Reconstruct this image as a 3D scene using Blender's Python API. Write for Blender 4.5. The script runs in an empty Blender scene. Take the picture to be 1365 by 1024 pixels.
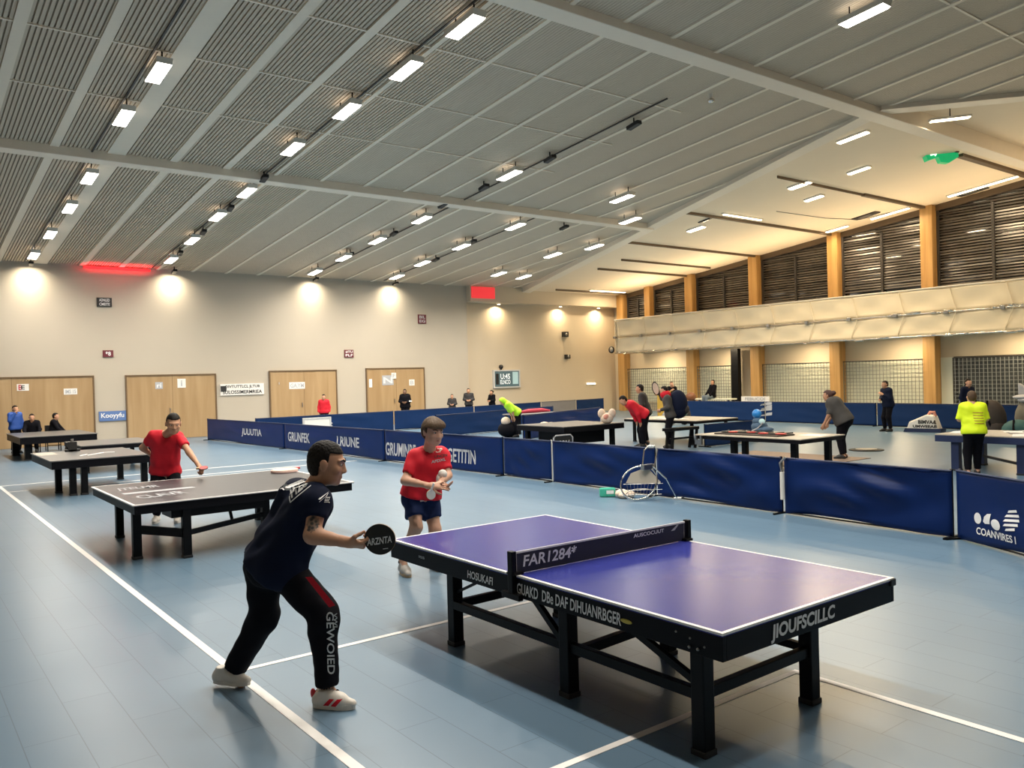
import bpy, bmesh, math, random
import numpy as np
from mathutils import Vector, Matrix, noise
from mathutils.bvhtree import BVHTree

random.seed(7)
SC = bpy.context.scene
COL = SC.collection
PI = math.pi

# ------------------------------------------------------------------ camera (world: X to the right of the hall, Y towards the back wall)
FPX = 1099.8
EYE = Vector((0.0, 0.0, 2.1))
CR = Vector((0.79471261, -0.60638123, -0.0270863))
CU = Vector((0.02618517, -0.01033323, 0.9996037))
CF = Vector((0.60642081, 0.79510693, -0.00766624))
cam_data = bpy.data.cameras.new('camera')
cam_data.sensor_width = 36.0
cam_data.lens = 36.0 * FPX / 1365.0
cam_data.clip_end = 300
cam = bpy.data.objects.new('camera', cam_data)
COL.objects.link(cam)
cam.matrix_world = Matrix(((CR.x, CU.x, -CF.x, EYE.x), (CR.y, CU.y, -CF.y, EYE.y), (CR.z, CU.z, -CF.z, EYE.z), (0, 0, 0, 1)))
SC.camera = cam


def ray(px, py):
    return CF + CR * ((px - 682.5) / FPX) - CU * ((py - 512.0) / FPX)


def at(px, py, d):            # point seen at a pixel, d metres along the view axis
    return EYE + ray(px, py) * d


def at_axis(px, py, i, val):  # point seen at a pixel on the plane axis i = val
    r = ray(px, py)
    return EYE + r * ((val - EYE[i]) / r[i])


def depth(p):
    return (Vector(p) - EYE).dot(CF)


# ------------------------------------------------------------------ materials
def mat(name, base, rough=0.6, metal=0.0, var=0.06, scale=6.0, bump=0.0, bscale=60.0, spec=0.5, emit=None, estr=0.0, trans=0.0, alpha=1.0, coat=0.0):
    m = bpy.data.materials.new(name)
    m.use_nodes = True
    nt = m.node_tree
    b = nt.nodes['Principled BSDF']
    b.inputs['Roughness'].default_value = rough
    b.inputs['Metallic'].default_value = metal
    b.inputs['Specular IOR Level'].default_value = spec
    b.inputs['Coat Weight'].default_value = coat
    if trans:
        b.inputs['Transmission Weight'].default_value = trans
    if alpha < 1:
        b.inputs['Alpha'].default_value = alpha
    if emit:
        b.inputs['Emission Color'].default_value = (*emit, 1)
        b.inputs['Emission Strength'].default_value = estr
    tc = nt.nodes.new('ShaderNodeTexCoord')
    if var > 0:
        n = nt.nodes.new('ShaderNodeTexNoise')
        n.inputs['Scale'].default_value = scale
        n.inputs['Detail'].default_value = 4
        r = nt.nodes.new('ShaderNodeMapRange')
        r.inputs['To Min'].default_value = 1 - var
        r.inputs['To Max'].default_value = 1 + var
        mx = nt.nodes.new('ShaderNodeMix')
        mx.data_type = 'RGBA'
        mx.blend_type = 'MULTIPLY'
        mx.inputs['Factor'].default_value = 1
        mx.inputs['A'].default_value = (*base, 1)
        nt.links.new(tc.outputs['Object'], n.inputs['Vector'])
        nt.links.new(n.outputs['Fac'], r.inputs['Value'])
        nt.links.new(r.outputs['Result'], mx.inputs['B'])
        nt.links.new(mx.outputs['Result'], b.inputs['Base Color'])
    else:
        b.inputs['Base Color'].default_value = (*base, 1)
    if bump > 0:
        n2 = nt.nodes.new('ShaderNodeTexNoise')
        n2.inputs['Scale'].default_value = bscale
        bp = nt.nodes.new('ShaderNodeBump')
        bp.inputs['Strength'].default_value = bump
        bp.inputs['Distance'].default_value = 0.01
        nt.links.new(tc.outputs['Object'], n2.inputs['Vector'])
        nt.links.new(n2.outputs['Fac'], bp.inputs['Height'])
        nt.links.new(bp.outputs['Normal'], b.inputs['Normal'])
    return m


def wood(name, dark, light, stretch=(8, 8, 0.6), rough=0.5):
    m = bpy.data.materials.new(name)
    m.use_nodes = True
    nt = m.node_tree
    b = nt.nodes['Principled BSDF']
    b.inputs['Roughness'].default_value = rough
    tc = nt.nodes.new('ShaderNodeTexCoord')
    mp = nt.nodes.new('ShaderNodeMapping')
    mp.inputs['Scale'].default_value = stretch
    n = nt.nodes.new('ShaderNodeTexNoise')
    n.inputs['Scale'].default_value = 1.0
    n.inputs['Detail'].default_value = 6
    n.inputs['Distortion'].default_value = 0.6
    r = nt.nodes.new('ShaderNodeValToRGB')
    r.color_ramp.elements[0].position = 0.3
    r.color_ramp.elements[0].color = (*dark, 1)
    r.color_ramp.elements[1].position = 0.7
    r.color_ramp.elements[1].color = (*light, 1)
    nt.links.new(tc.outputs['Object'], mp.inputs['Vector'])
    nt.links.new(mp.outputs['Vector'], n.inputs['Vector'])
    nt.links.new(n.outputs['Fac'], r.inputs['Fac'])
    nt.links.new(r.outputs['Color'], b.inputs['Base Color'])
    return m


M = {}
M['black_metal'] = mat('black_metal', (0.004, 0.004, 0.005), 0.38, 0.0, 0.1, 8, 0.05, 40, 0.15)
M['black_plastic'] = mat('black_plastic', (0.012, 0.012, 0.013), 0.5)
M['apron'] = mat('table_apron_black', (0.005, 0.005, 0.007), 0.42, 0, 0.08, 5, 0.03, 80, 0.12)
M['white_line'] = mat('white_line', (0.82, 0.80, 0.78), 0.45, 0, 0.04)
M['white_paint'] = mat('white_paint', (0.75, 0.72, 0.66), 0.5, 0, 0.03)
M['print_white'] = mat('print_white', (0.78, 0.78, 0.78), 0.55, 0, 0.05, 30)
M['print_grey'] = mat('print_grey', (0.42, 0.43, 0.46), 0.55, 0, 0.1, 30)
M['print_black'] = mat('print_black', (0.02, 0.02, 0.02), 0.6, 0, 0.05)
M['table_blue'] = mat('table_blue', (0.030, 0.038, 0.245), 0.24, 0, 0.05, 2.5, 0.015, 150, 0.35)
M['table_grey'] = mat('table_dark_grey', (0.045, 0.045, 0.052), 0.34, 0, 0.1, 3, 0.02, 150, 0.5)
M['table_slate'] = mat('table_slate', (0.11, 0.11, 0.11), 0.32, 0, 0.08, 3, 0.02, 150, 0.5)
M['table_pale'] = mat('table_pale', (0.42, 0.38, 0.32), 0.4, 0, 0.08, 3)
M['table_navy'] = mat('table_navy', (0.012, 0.022, 0.075), 0.45)
M['net'] = mat('net_mesh', (0.030, 0.031, 0.055), 0.7, 0, 0.1, 40)
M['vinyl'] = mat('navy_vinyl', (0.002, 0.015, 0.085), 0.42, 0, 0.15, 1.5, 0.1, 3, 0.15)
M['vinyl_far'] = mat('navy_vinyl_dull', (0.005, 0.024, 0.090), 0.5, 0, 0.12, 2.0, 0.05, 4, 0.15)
M['vinyl_dark'] = mat('dark_navy_vinyl', (0.006, 0.018, 0.07), 0.5, 0, 0.12, 2.0)
M['vinyl_grey'] = mat('grey_vinyl', (0.20, 0.19, 0.19), 0.55)
M['wall'] = mat('wall_plaster', (0.47, 0.415, 0.335), 0.75, 0, 0.03, 1.2, 0.03, 30)
M['wall_warm'] = mat('wall_plaster_warm', (0.58, 0.49, 0.365), 0.7, 0, 0.03, 1.2, 0.03, 30)
M['slat'] = mat('ceiling_slat', (0.57, 0.475, 0.36), 0.6, 0, 0.05, 1.0)
M['slat_back'] = mat('ceiling_backing', (0.33, 0.27, 0.20), 0.8, 0, 0.05)
M['rib'] = mat('ceiling_rib', (0.82, 0.715, 0.57), 0.55, 0, 0.03)
M['beam'] = mat('beam_paint', (0.80, 0.70, 0.57), 0.5, 0, 0.03)
M['ceil_warm'] = mat('ceiling_warm_board', (0.78, 0.66, 0.50), 0.7, 0, 0.03, 1.0)
M['gap'] = mat('joint_brown', (0.10, 0.065, 0.035), 0.6)
M['timber'] = wood('column_timber', (0.36, 0.19, 0.055), (0.50, 0.29, 0.10), (7, 7, 0.4))
M['door'] = wood('door_plywood', (0.34, 0.215, 0.10), (0.44, 0.30, 0.155), (3.5, 3.5, 0.25), 0.45)
M['door_edge'] = mat('door_frame_brown', (0.14, 0.085, 0.04), 0.6)
M['membrane'] = mat('balcony_membrane', (0.80, 0.71, 0.55), 0.5, 0, 0.05, 1.5, 0.15, 2.0)
M['chrome'] = mat('chrome', (0.80, 0.78, 0.74), 0.22, 1.0, 0.05)
M['steel'] = mat('brushed_steel', (0.40, 0.39, 0.38), 0.35, 1.0, 0.1)
M['night_glass'] = mat('night_glass', (0.012, 0.012, 0.012), 0.06, 0, 0.0, spec=0.6)
M['blind'] = mat('blind_slat', (0.115, 0.105, 0.098), 0.32, 0.6, 0.6, 1.1)
M['mullion'] = mat('mullion_dark', (0.035, 0.03, 0.027), 0.5)
M['frost'] = mat('frosted_pane', (0.68, 0.68, 0.56), 0.5, 0, 0.08, 1.5)
M['night_pane'] = mat('dark_pane', (0.055, 0.06, 0.06), 0.35, 0, 0.2, 2.0)
M['wire'] = mat('net_wire', (0.20, 0.20, 0.16), 0.7)
M['wire_pale'] = mat('net_wire_pale', (0.22, 0.23, 0.22), 0.7)
M['lamp'] = mat('lamp_diffuser', (0.9, 0.9, 0.88), 0.4, 0, 0, emit=(1.0, 0.93, 0.80), estr=9.0)
M['lamp_warm'] = mat('lamp_diffuser_warm', (0.9, 0.88, 0.8), 0.4, 0, 0, emit=(1.0, 0.84, 0.56), estr=8.0)
M['lamp_body'] = mat('lamp_housing', (0.62, 0.58, 0.50), 0.5, 0.2)
M['red_glow'] = mat('red_led', (0.7, 0.03, 0.03), 0.5, 0, 0, emit=(1.0, 0.05, 0.06), estr=0.6)
M['green_glow'] = mat('green_exit_panel', (0.0, 0.3, 0.12), 0.3, 0, 0.2, 5, emit=(0.0, 0.75, 0.25), estr=0.38)
M['green_white'] = mat('exit_pictogram', (0.9, 1, 0.9), 0.4, 0, 0, emit=(0.75, 1.0, 0.75), estr=1.6)
M['skin'] = mat('skin', (0.52, 0.28, 0.175), 0.5, 0, 0.06, 14, 0.04, 90, 0.4)
M['skin_pale'] = mat('skin_pale', (0.58, 0.33, 0.23), 0.5, 0, 0.08, 14, 0.04, 90, 0.4)
M['skin_dark'] = mat('skin_dark', (0.16, 0.08, 0.045), 0.5, 0, 0.05, 14)
M['lip'] = mat('lips', (0.42, 0.16, 0.12), 0.45)
M['eye_white'] = mat('eye_white', (0.7, 0.68, 0.64), 0.25, 0, 0)
M['pupil'] = mat('pupil', (0.015, 0.01, 0.008), 0.2, 0, 0)
M['hair'] = mat('hair_black', (0.008, 0.006, 0.005), 0.6, 0, 0.3, 30, 0.5, 90, 0.2)
M['hair_brown'] = mat('hair_brown', (0.085, 0.052, 0.030), 0.6, 0, 0.3, 30, 0.5, 90, 0.25)
M['hair_red'] = mat('hair_auburn', (0.06, 0.020, 0.014), 0.5, 0, 0.3, 30, 0.5, 90)
M['navy_cloth'] = mat('navy_jersey', (0.007, 0.011, 0.030), 0.8, 0, 0.12, 12, 0.06, 200, 0.12)
M['black_cloth'] = mat('black_cloth', (0.006, 0.006, 0.009), 0.85, 0, 0.12, 12, 0.06, 200, 0.1)
M['shorts_navy'] = mat('navy_shorts', (0.008, 0.018, 0.070), 0.75, 0, 0.12, 12, 0.05, 200, 0.15)
M['red_cloth'] = mat('red_jersey', (0.62, 0.012, 0.028), 0.7, 0, 0.08, 10, 0.06, 200, 0.3)
M['red_dark'] = mat('red_print', (0.50, 0.01, 0.02), 0.6)
M['blue_cloth'] = mat('blue_jacket', (0.015, 0.07, 0.32), 0.7, 0, 0.1, 8)
M['grey_cloth'] = mat('grey_jersey', (0.055, 0.052, 0.050), 0.8, 0, 0.15, 8)
M['darkgrey_cloth'] = mat('charcoal_jacket', (0.025, 0.024, 0.026), 0.8, 0, 0.15, 8)
M['jeans'] = mat('faded_jeans', (0.14, 0.18, 0.22), 0.8, 0, 0.15, 8)
M['hivis'] = mat('hivis_yellow_green', (0.42, 0.80, 0.02), 0.65, 0, 0.08, 8)
M['neon'] = mat('neon_yellow', (0.72, 0.92, 0.01), 0.65, 0, 0.05, 8)
M['shoe_white'] = mat('shoe_white', (0.70, 0.66, 0.60), 0.5, 0, 0.08, 20)
M['shoe_grey'] = mat('shoe_grey', (0.42, 0.40, 0.38), 0.55, 0, 0.25, 30)
M['shoe_black'] = mat('shoe_black', (0.015, 0.015, 0.015), 0.5)
M['sole_tan'] = mat('sole_tan', (0.45, 0.33, 0.20), 0.6)
M['rubber'] = mat('bat_rubber_black', (0.008, 0.008, 0.008), 0.4, 0, 0.1, 30)
M['bat_wood'] = wood('bat_wood', (0.40, 0.24, 0.11), (0.55, 0.36, 0.18), (60, 60, 6))
M['bat_pink'] = mat('bat_pale_pink', (0.75, 0.52, 0.46), 0.5, 0, 0.08)
M['bat_red'] = mat('bat_rubber_red', (0.45, 0.03, 0.03), 0.5)
M['paper'] = mat('paper', (0.78, 0.76, 0.72), 0.7, 0, 0.06, 12)
M['sign_black'] = mat('sign_black', (0.015, 0.014, 0.014), 0.45)
M['sign_maroon'] = mat('sign_maroon', (0.13, 0.015, 0.025), 0.5)
M['sign_blue'] = mat('sign_blue', (0.10, 0.18, 0.40), 0.5, 0, 0.06)
M['tv_frame'] = mat('tv_frame_silver', (0.55, 0.55, 0.54), 0.4)
M['tv_screen'] = mat('tv_screen', (0.05, 0.08, 0.085), 0.2, 0, 0.3, 2, emit=(0.10, 0.16, 0.17), estr=0.5)
M['tv_white'] = mat('tv_characters', (0.6, 0.62, 0.62), 0.4, 0, 0, emit=(0.7, 0.75, 0.75), estr=0.6)
M['tv_teal'] = mat('tv_panel_teal', (0.3, 0.42, 0.42), 0.4, 0, 0.1, emit=(0.35, 0.5, 0.5), estr=0.5)
M['grey_fabric'] = mat('grey_bag_fabric', (0.16, 0.16, 0.16), 0.75, 0, 0.2, 8)
M['olive_fabric'] = mat('olive_bag_fabric', (0.14, 0.13, 0.10), 0.75, 0, 0.2, 8)
M['brown_fabric'] = mat('brown_coat_fabric', (0.045, 0.034, 0.028), 0.8, 0, 0.2, 8)
M['teal_fabric'] = mat('teal_bag_fabric', (0.02, 0.09, 0.09), 0.7, 0, 0.2, 8)
M['cream'] = mat('cream_fabric', (0.68, 0.55, 0.44), 0.7, 0, 0.12, 10)
M['pink'] = mat('pink_plush', (0.60, 0.26, 0.20), 0.7, 0, 0.12, 10)
M['crimson'] = mat('crimson_fabric', (0.35, 0.02, 0.05), 0.7)
M['balloon'] = mat('sky_blue_rubber', (0.02, 0.22, 0.62), 0.3)
M['blue_mid'] = mat('slate_blue_fabric', (0.05, 0.10, 0.17), 0.7, 0, 0.15, 8)
M['green_pack'] = mat('green_wrapper', (0.05, 0.40, 0.28), 0.4, 0, 0.3, 30)
M['gold'] = mat('ochre_card', (0.45, 0.28, 0.04), 0.6)
M['brown_ball'] = mat('brown_leather', (0.20, 0.075, 0.03), 0.5)
M['mat_brown'] = mat('brown_floor_mat', (0.20, 0.14, 0.105), 0.7)
M['tape_yellow'] = mat('yellow_tag', (0.60, 0.50, 0.08), 0.5)


def floor_material():
    m = bpy.data.materials.new('blue_sports_floor')
    m.use_nodes = True
    nt = m.node_tree
    b = nt.nodes['Principled BSDF']
    tc = nt.nodes.new('ShaderNodeTexCoord')
    mp = nt.nodes.new('ShaderNodeMapping')
    mp.inputs['Rotation'].default_value = (0, 0, PI / 2)
    br = nt.nodes.new('ShaderNodeTexBrick')
    br.inputs['Scale'].default_value = 1.0
    br.inputs['Brick Width'].default_value = 1.25
    br.inputs['Row Height'].default_value = 0.30
    br.inputs['Mortar Size'].default_value = 0.0035
    br.inputs['Mortar Smooth'].default_value = 0.4
    br.inputs['Color1'].default_value = (0.108, 0.182, 0.262, 1)
    br.inputs['Color2'].default_value = (0.115, 0.190, 0.270, 1)
    br.inputs['Mortar'].default_value = (0.06, 0.105, 0.155, 1)
    n = nt.nodes.new('ShaderNodeTexNoise')
    n.inputs['Scale'].default_value = 0.55
    n.inputs['Detail'].default_value = 5
    rp = nt.nodes.new('ShaderNodeMapRange')
    rp.inputs['To Min'].default_value = 0.86
    rp.inputs['To Max'].default_value = 1.14
    mx = nt.nodes.new('ShaderNodeMix')
    mx.data_type = 'RGBA'
    mx.blend_type = 'MULTIPLY'
    mx.inputs['Factor'].default_value = 1
    n2 = nt.nodes.new('ShaderNodeTexNoise')
    n2.inputs['Scale'].default_value = 0.8
    n2.inputs['Detail'].default_value = 1
    rr = nt.nodes.new('ShaderNodeMapRange')
    rr.inputs['To Min'].default_value = 0.285
    rr.inputs['To Max'].default_value = 0.33
    L = nt.links.new
    L(tc.outputs['Object'], mp.inputs['Vector'])
    L(mp.outputs['Vector'], br.inputs['Vector'])
    L(tc.outputs['Object'], n.inputs['Vector'])
    L(tc.outputs['Object'], n2.inputs['Vector'])
    L(n.outputs['Fac'], rp.inputs['Value'])
    L(br.outputs['Color'], mx.inputs['A'])
    L(rp.outputs['Result'], mx.inputs['B'])
    L(mx.outputs['Result'], b.inputs['Base Color'])
    L(n2.outputs['Fac'], rr.inputs['Value'])
    L(rr.outputs['Result'], b.inputs['Roughness'])
    b.inputs['Specular IOR Level'].default_value = 0.55
    return m


M['floor'] = floor_material()


# ------------------------------------------------------------------ mesh building
class MB:
    def __init__(self):
        self.v = []
        self.f = []

    def add(self, vs, fs):
        o = len(self.v)
        self.v += [tuple(p) for p in vs]
        self.f += [tuple(i + o for i in f) for f in fs]
        return self

    def box(self, lo, hi):
        x0, y0, z0 = lo
        x1, y1, z1 = hi
        return self.add([(x0, y0, z0), (x1, y0, z0), (x1, y1, z0), (x0, y1, z0), (x0, y0, z1), (x1, y0, z1), (x1, y1, z1), (x0, y1, z1)],
                        [(3, 2, 1, 0), (4, 5, 6, 7), (0, 1, 5, 4), (1, 2, 6, 5), (2, 3, 7, 6), (3, 0, 4, 7)])

    def cbox(self, c, s):
        return self.box([c[i] - s[i] / 2 for i in range(3)], [c[i] + s[i] / 2 for i in range(3)])

    def bar(self, p0, p1, w, h, up=(0, 0, 1)):     # a square bar between two points
        p0, p1 = Vector(p0), Vector(p1)
        d = (p1 - p0).normalized()
        u = Vector(up)
        if abs(d.dot(u)) > 0.95:
            u = Vector((0, 1, 0))
        s = d.cross(u).normalized()
        u = s.cross(d).normalized()
        vs = []
        for p in (p0, p1):
            for a, b in ((-1, -1), (1, -1), (1, 1), (-1, 1)):
                vs.append(p + s * (a * w / 2) + u * (b * h / 2))
        return self.add(vs, [(0, 1, 2, 3), (7, 6, 5, 4), (1, 0, 4, 5), (2, 1, 5, 6), (3, 2, 6, 7), (0, 3, 7, 4)])

    def tube(self, pts, r, n=8, closed=False):
        pts = [Vector(p) for p in pts]
        rs = r if isinstance(r, (list, tuple)) else [r] * len(pts)
        o = len(self.v)
        N = len(pts)
        ref = Vector((0, 0, 1))
        vs, fs = [], []
        for i, p in enumerate(pts):
            if closed:
                d = pts[(i + 1) % N] - pts[i - 1]
            else:
                d = pts[min(i + 1, N - 1)] - pts[max(i - 1, 0)]
            d.normalize()
            rf = ref if abs(d.dot(ref)) < 0.9 else Vector((1, 0, 0))
            a = d.cross(rf).normalized()
            b = d.cross(a).normalized()
            for k in range(n):
                t = 2 * PI * k / n
                vs.append(p + a * (math.cos(t) * rs[i]) + b * (math.sin(t) * rs[i]))
        for i in range(N if closed else N - 1):
            j = (i + 1) % N
            for k in range(n):
                k2 = (k + 1) % n
                fs.append((i * n + k, j * n + k, j * n + k2, i * n + k2))
        if not closed:
            fs.append(tuple(range(n)))
            fs.append(tuple(reversed(range((N - 1) * n, N * n))))
        return self.add(vs, fs)

    def ball(self, c, r, n=12, m=8, rot=None):
        c = Vector(c)
        r = (r, r, r) if not isinstance(r, (tuple, list)) else r
        vs, fs = [], []
        for i in range(1, m):
            th = PI * i / m
            for k in range(n):
                ph = 2 * PI * k / n
                p = Vector((r[0] * math.sin(th) * math.cos(ph), r[1] * math.sin(th) * math.sin(ph), r[2] * math.cos(th)))
                vs.append(c + (rot @ p if rot else p))
        t = Vector((0, 0, r[2]))
        top = len(vs)
        vs.append(c + (rot @ t if rot else t))
        vs.append(c - (rot @ t if rot else t))
        for i in range(m - 2):
            for k in range(n):
                k2 = (k + 1) % n
                fs.append((i * n + k, (i + 1) * n + k, (i + 1) * n + k2, i * n + k2))
        for k in range(n):
            k2 = (k + 1) % n
            fs.append((top, k, k2))
            fs.append((top + 1, (m - 2) * n + k2, (m - 2) * n + k))
        return self.add(vs, fs)

    def prism(self, poly, off):      # a planar polygon pushed along a vector
        off = Vector(off)
        n = len(poly)
        vs = [Vector(p) for p in poly] + [Vector(p) + off for p in poly]
        fs = [tuple(reversed(range(n))), tuple(range(n, 2 * n))]
        fs += [(i, (i + 1) % n, n + (i + 1) % n, n + i) for i in range(n)]
        return self.add(vs, fs)

    def grid(self, fn, nu, nv, thick=None):   # fn(u, v) -> point ; optional offset vector makes it solid
        vs = [Vector(fn(i / nu, j / nv)) for j in range(nv + 1) for i in range(nu + 1)]
        w = nu + 1
        fs = [(j * w + i, j * w + i + 1, (j + 1) * w + i + 1, (j + 1) * w + i) for j in range(nv) for i in range(nu)]
        if thick is not None:
            t = Vector(thick)
            n = len(vs)
            vs += [p + t for p in vs]
            fs += [tuple(n + q for q in reversed(f)) for f in fs[:nu * nv]]
            rim = [i for i in range(w)] + [j * w + nu for j in range(1, nv + 1)] + [nv * w + i for i in range(nu - 1, -1, -1)] + [j * w for j in range(nv - 1, 0, -1)]
            for a in range(len(rim)):
                p, q = rim[a], rim[(a + 1) % len(rim)]
                fs.append((q, p, p + n, q + n))
        return self.add(vs, fs)


def obj(name, mb, m, parent=None, smooth=False, bevel=0.0, fix=True):
    me = bpy.data.meshes.new(name)
    off = world_loc(parent) if parent else Vector((0, 0, 0))
    me.from_pydata([tuple(Vector(p) - off) for p in mb.v], [], mb.f)
    if fix:
        bm = bmesh.new()
        bm.from_mesh(me)
        if bevel:
            bmesh.ops.bevel(bm, geom=[e for e in bm.edges if e.is_manifold and e.calc_face_angle(0) > 0.6], offset=bevel, segments=2, affect='EDGES', profile=0.6)
        bmesh.ops.recalc_face_normals(bm, faces=bm.faces)
        bm.to_mesh(me)
        bm.free()
    me.update()
    if smooth:
        me.shade_smooth()
    for x in (m if isinstance(m, (list, tuple)) else [m]):
        me.materials.append(x)
    o = bpy.data.objects.new(name, me)
    COL.objects.link(o)
    if parent:
        o.parent = parent
    return o


WL = {}


def world_loc(o):
    p = Vector((0, 0, 0))
    while o is not None:
        p += o.location
        o = o.parent
    return p


def thing(name, label, cat, loc=(0, 0, 0), group=None):
    o = bpy.data.objects.new(name, None)
    COL.objects.link(o)
    o.empty_display_size = 0.1
    o.location = loc
    o['label'] = label
    o['category'] = cat
    if group:
        o['group'] = group
    return o


def tag(o, label, cat, group=None):
    o['label'] = label
    o['category'] = cat
    if group:
        o['group'] = group
    return o


def tag_mesh(name, mb, m, label, cat, group=None, loc=None, **k):    # a thing that is one mesh, origin at its base
    if loc is None:
        xs = [Vector(p) for p in mb.v]
        loc = Vector((sum(p.x for p in xs) / len(xs), sum(p.y for p in xs) / len(xs), min(p.z for p in xs)))
    loc = Vector(loc)
    mb.v = [tuple(Vector(p) - loc) for p in mb.v]
    o = obj(name, mb, m, None, **k)
    o.location = loc
    return tag(o, label, cat, group)


def struct(name, mb, m, parent=None, **k):
    o = obj(name, mb, m, parent, **k)
    if parent is None:
        o['kind'] = 'structure'
    return o


def dup(root, loc, label=None, group=None):
    r = root.copy()
    COL.objects.link(r)
    r.location = loc
    if label:
        r['label'] = label
    if group:
        r['group'] = group
    for ch in list(root.children):
        c = ch.copy()
        COL.objects.link(c)
        c.parent = r
        for g in list(ch.children):
            d = g.copy()
            COL.objects.link(d)
            d.parent = c
    return r


_TXT = {}


def text_geom(body, shear=0.0, bold=0.0):
    key = (body, shear, bold)
    if key not in _TXT:
        cu = bpy.data.curves.new('lettering', 'FONT')
        cu.body = body
        cu.shear = shear
        cu.offset = bold
        cu.resolution_u = 3
        o = bpy.data.objects.new('lettering', cu)
        COL.objects.link(o)
        bpy.context.view_layer.update()
        me = bpy.data.meshes.new_from_object(o.evaluated_get(bpy.context.evaluated_depsgraph_get()))
        vs = [v.co.copy() for v in me.vertices]
        fs = [tuple(p.vertices) for p in me.polygons]
        bpy.data.objects.remove(o)
        bpy.data.meshes.remove(me)
        bpy.data.curves.remove(cu)
        _TXT[key] = (vs, fs)
    return _TXT[key]


def text(name, body, m, parent, c, xd, yd, w, h, lift=0.004, shear=0.0, bold=0.02, bvh=None, bdir=None):
    """lettering as a thin raised mesh, centred on c, filling w x h; with bvh it is laid onto that surface along bdir"""
    vs, fs = text_geom(body, shear, bold)
    x0, x1 = min(v.x for v in vs), max(v.x for v in vs)
    y0, y1 = min(v.y for v in vs), max(v.y for v in vs)
    c, xd, yd = Vector(c), Vector(xd).normalized(), Vector(yd).normalized()
    nd = xd.cross(yd).normalized()
    mb = MB()
    pts = []
    for v in vs:
        p = c + xd * (((v.x - x0) / (x1 - x0) - 0.5) * w) + yd * (((v.y - y0) / (y1 - y0) - 0.5) * h) + nd * lift
        pts.append(p)
    if bvh is not None:
        pts, fs = lay(pts, fs, bvh, Vector(bdir), lift)
    mb.add(pts, fs)
    return obj(name, mb, m, parent, fix=False)


def lay(pts, fs, bvh, bdir, lift, cuts=0.02):
    bm = bmesh.new()
    vv = [bm.verts.new(p) for p in pts]
    for f in fs:
        try:
            bm.faces.new([vv[i] for i in f])
        except ValueError:
            pass
    bmesh.ops.triangulate(bm, faces=bm.faces)
    for _ in range(4):
        es = [e for e in bm.edges if e.calc_length() > cuts]
        if not es:
            break
        bmesh.ops.subdivide_edges(bm, edges=es, cuts=1)
        bmesh.ops.triangulate(bm, faces=bm.faces)
    d = bdir.normalized()
    bm.verts.ensure_lookup_table()
    for v in bm.verts:
        hit = bvh.ray_cast(v.co - d * 1.0, d, 2.5)
        if hit[0] is not None:
            v.co = hit[0] - d * lift
    bm.verts.index_update()
    P = [v.co.copy() for v in bm.verts]
    Fc = [tuple(v.index for v in f.verts) for f in bm.faces]
    bm.free()
    return P, Fc


def patch(name, poly, m, parent, bvh, bdir, lift=0.004):   # a flat coloured patch laid on a surface
    P, Fc = lay([Vector(p) for p in poly], [tuple(range(len(poly)))], bvh, Vector(bdir), lift)
    mb = MB()
    mb.add(P, Fc)
    return obj(name, mb, m, parent, fix=False)


def bvh_of(o):
    off = world_loc(o)
    return BVHTree.FromPolygons([v.co + off for v in o.data.vertices], [tuple(p.vertices) for p in o.data.polygons])
# ================================================================== THE SETTING
XL, XR, YF, YB = -5.0, 34.75, -7.0, 35.0


def zs(y):      # dark slatted ceiling
    return 6.85 + 0.09 * (35.0 - y)


def zb(y):      # warm boarded ceiling over the right side
    return 6.70 + 0.108 * (35.0 - y)


def on_ceiling(px, py, drop=0.0, warm=False):
    z0, s = (6.70, 0.108) if warm else (6.85, 0.09)
    r = ray(px, py)
    return EYE + r * ((z0 - drop + s * 35.0 - EYE.z) / (r.z + s * r.y))


E0, E1, E2 = (27.63, 35.0), (21.2, 11.45), (36.0, -0.75)     # the diagonal edge between the two ceilings


def edge_far(x):
    return E1[1] + (x - E1[0]) * (E0[1] - E1[1]) / (E0[0] - E1[0])


def edge_near(x):
    return E1[1] + (x - E1[0]) * (E2[1] - E1[1]) / (E2[0] - E1[0])


struct('floor', MB().box((XL - 0.2, YF - 0.2, -0.1), (XR + 0.6, YB + 0.7, 0.0)), M['floor'])
nline = [0]


def trim(mb, m, **k):
    nline[0] += 1
    return struct('trim_%d' % nline[0], mb, m, **k)


def floor_line(x0, y0, x1, y1):
    trim(MB().box((x0, y0, -0.002), (x1, y1, 0.003)), M['white_line'])


floor_line(1.965, -1.0, 2.03, 21.4)
floor_line(2.03, 6.03, 5.0, 6.085)
floor_line(2.03, 3.365, 4.97, 3.415)
floor_line(4.97, -2.0, 5.03, 3.415)
floor_line(0.2, 21.4, 10.0, 21.47)
floor_line(2.03, 20.0, 10.0, 20.06)

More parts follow.
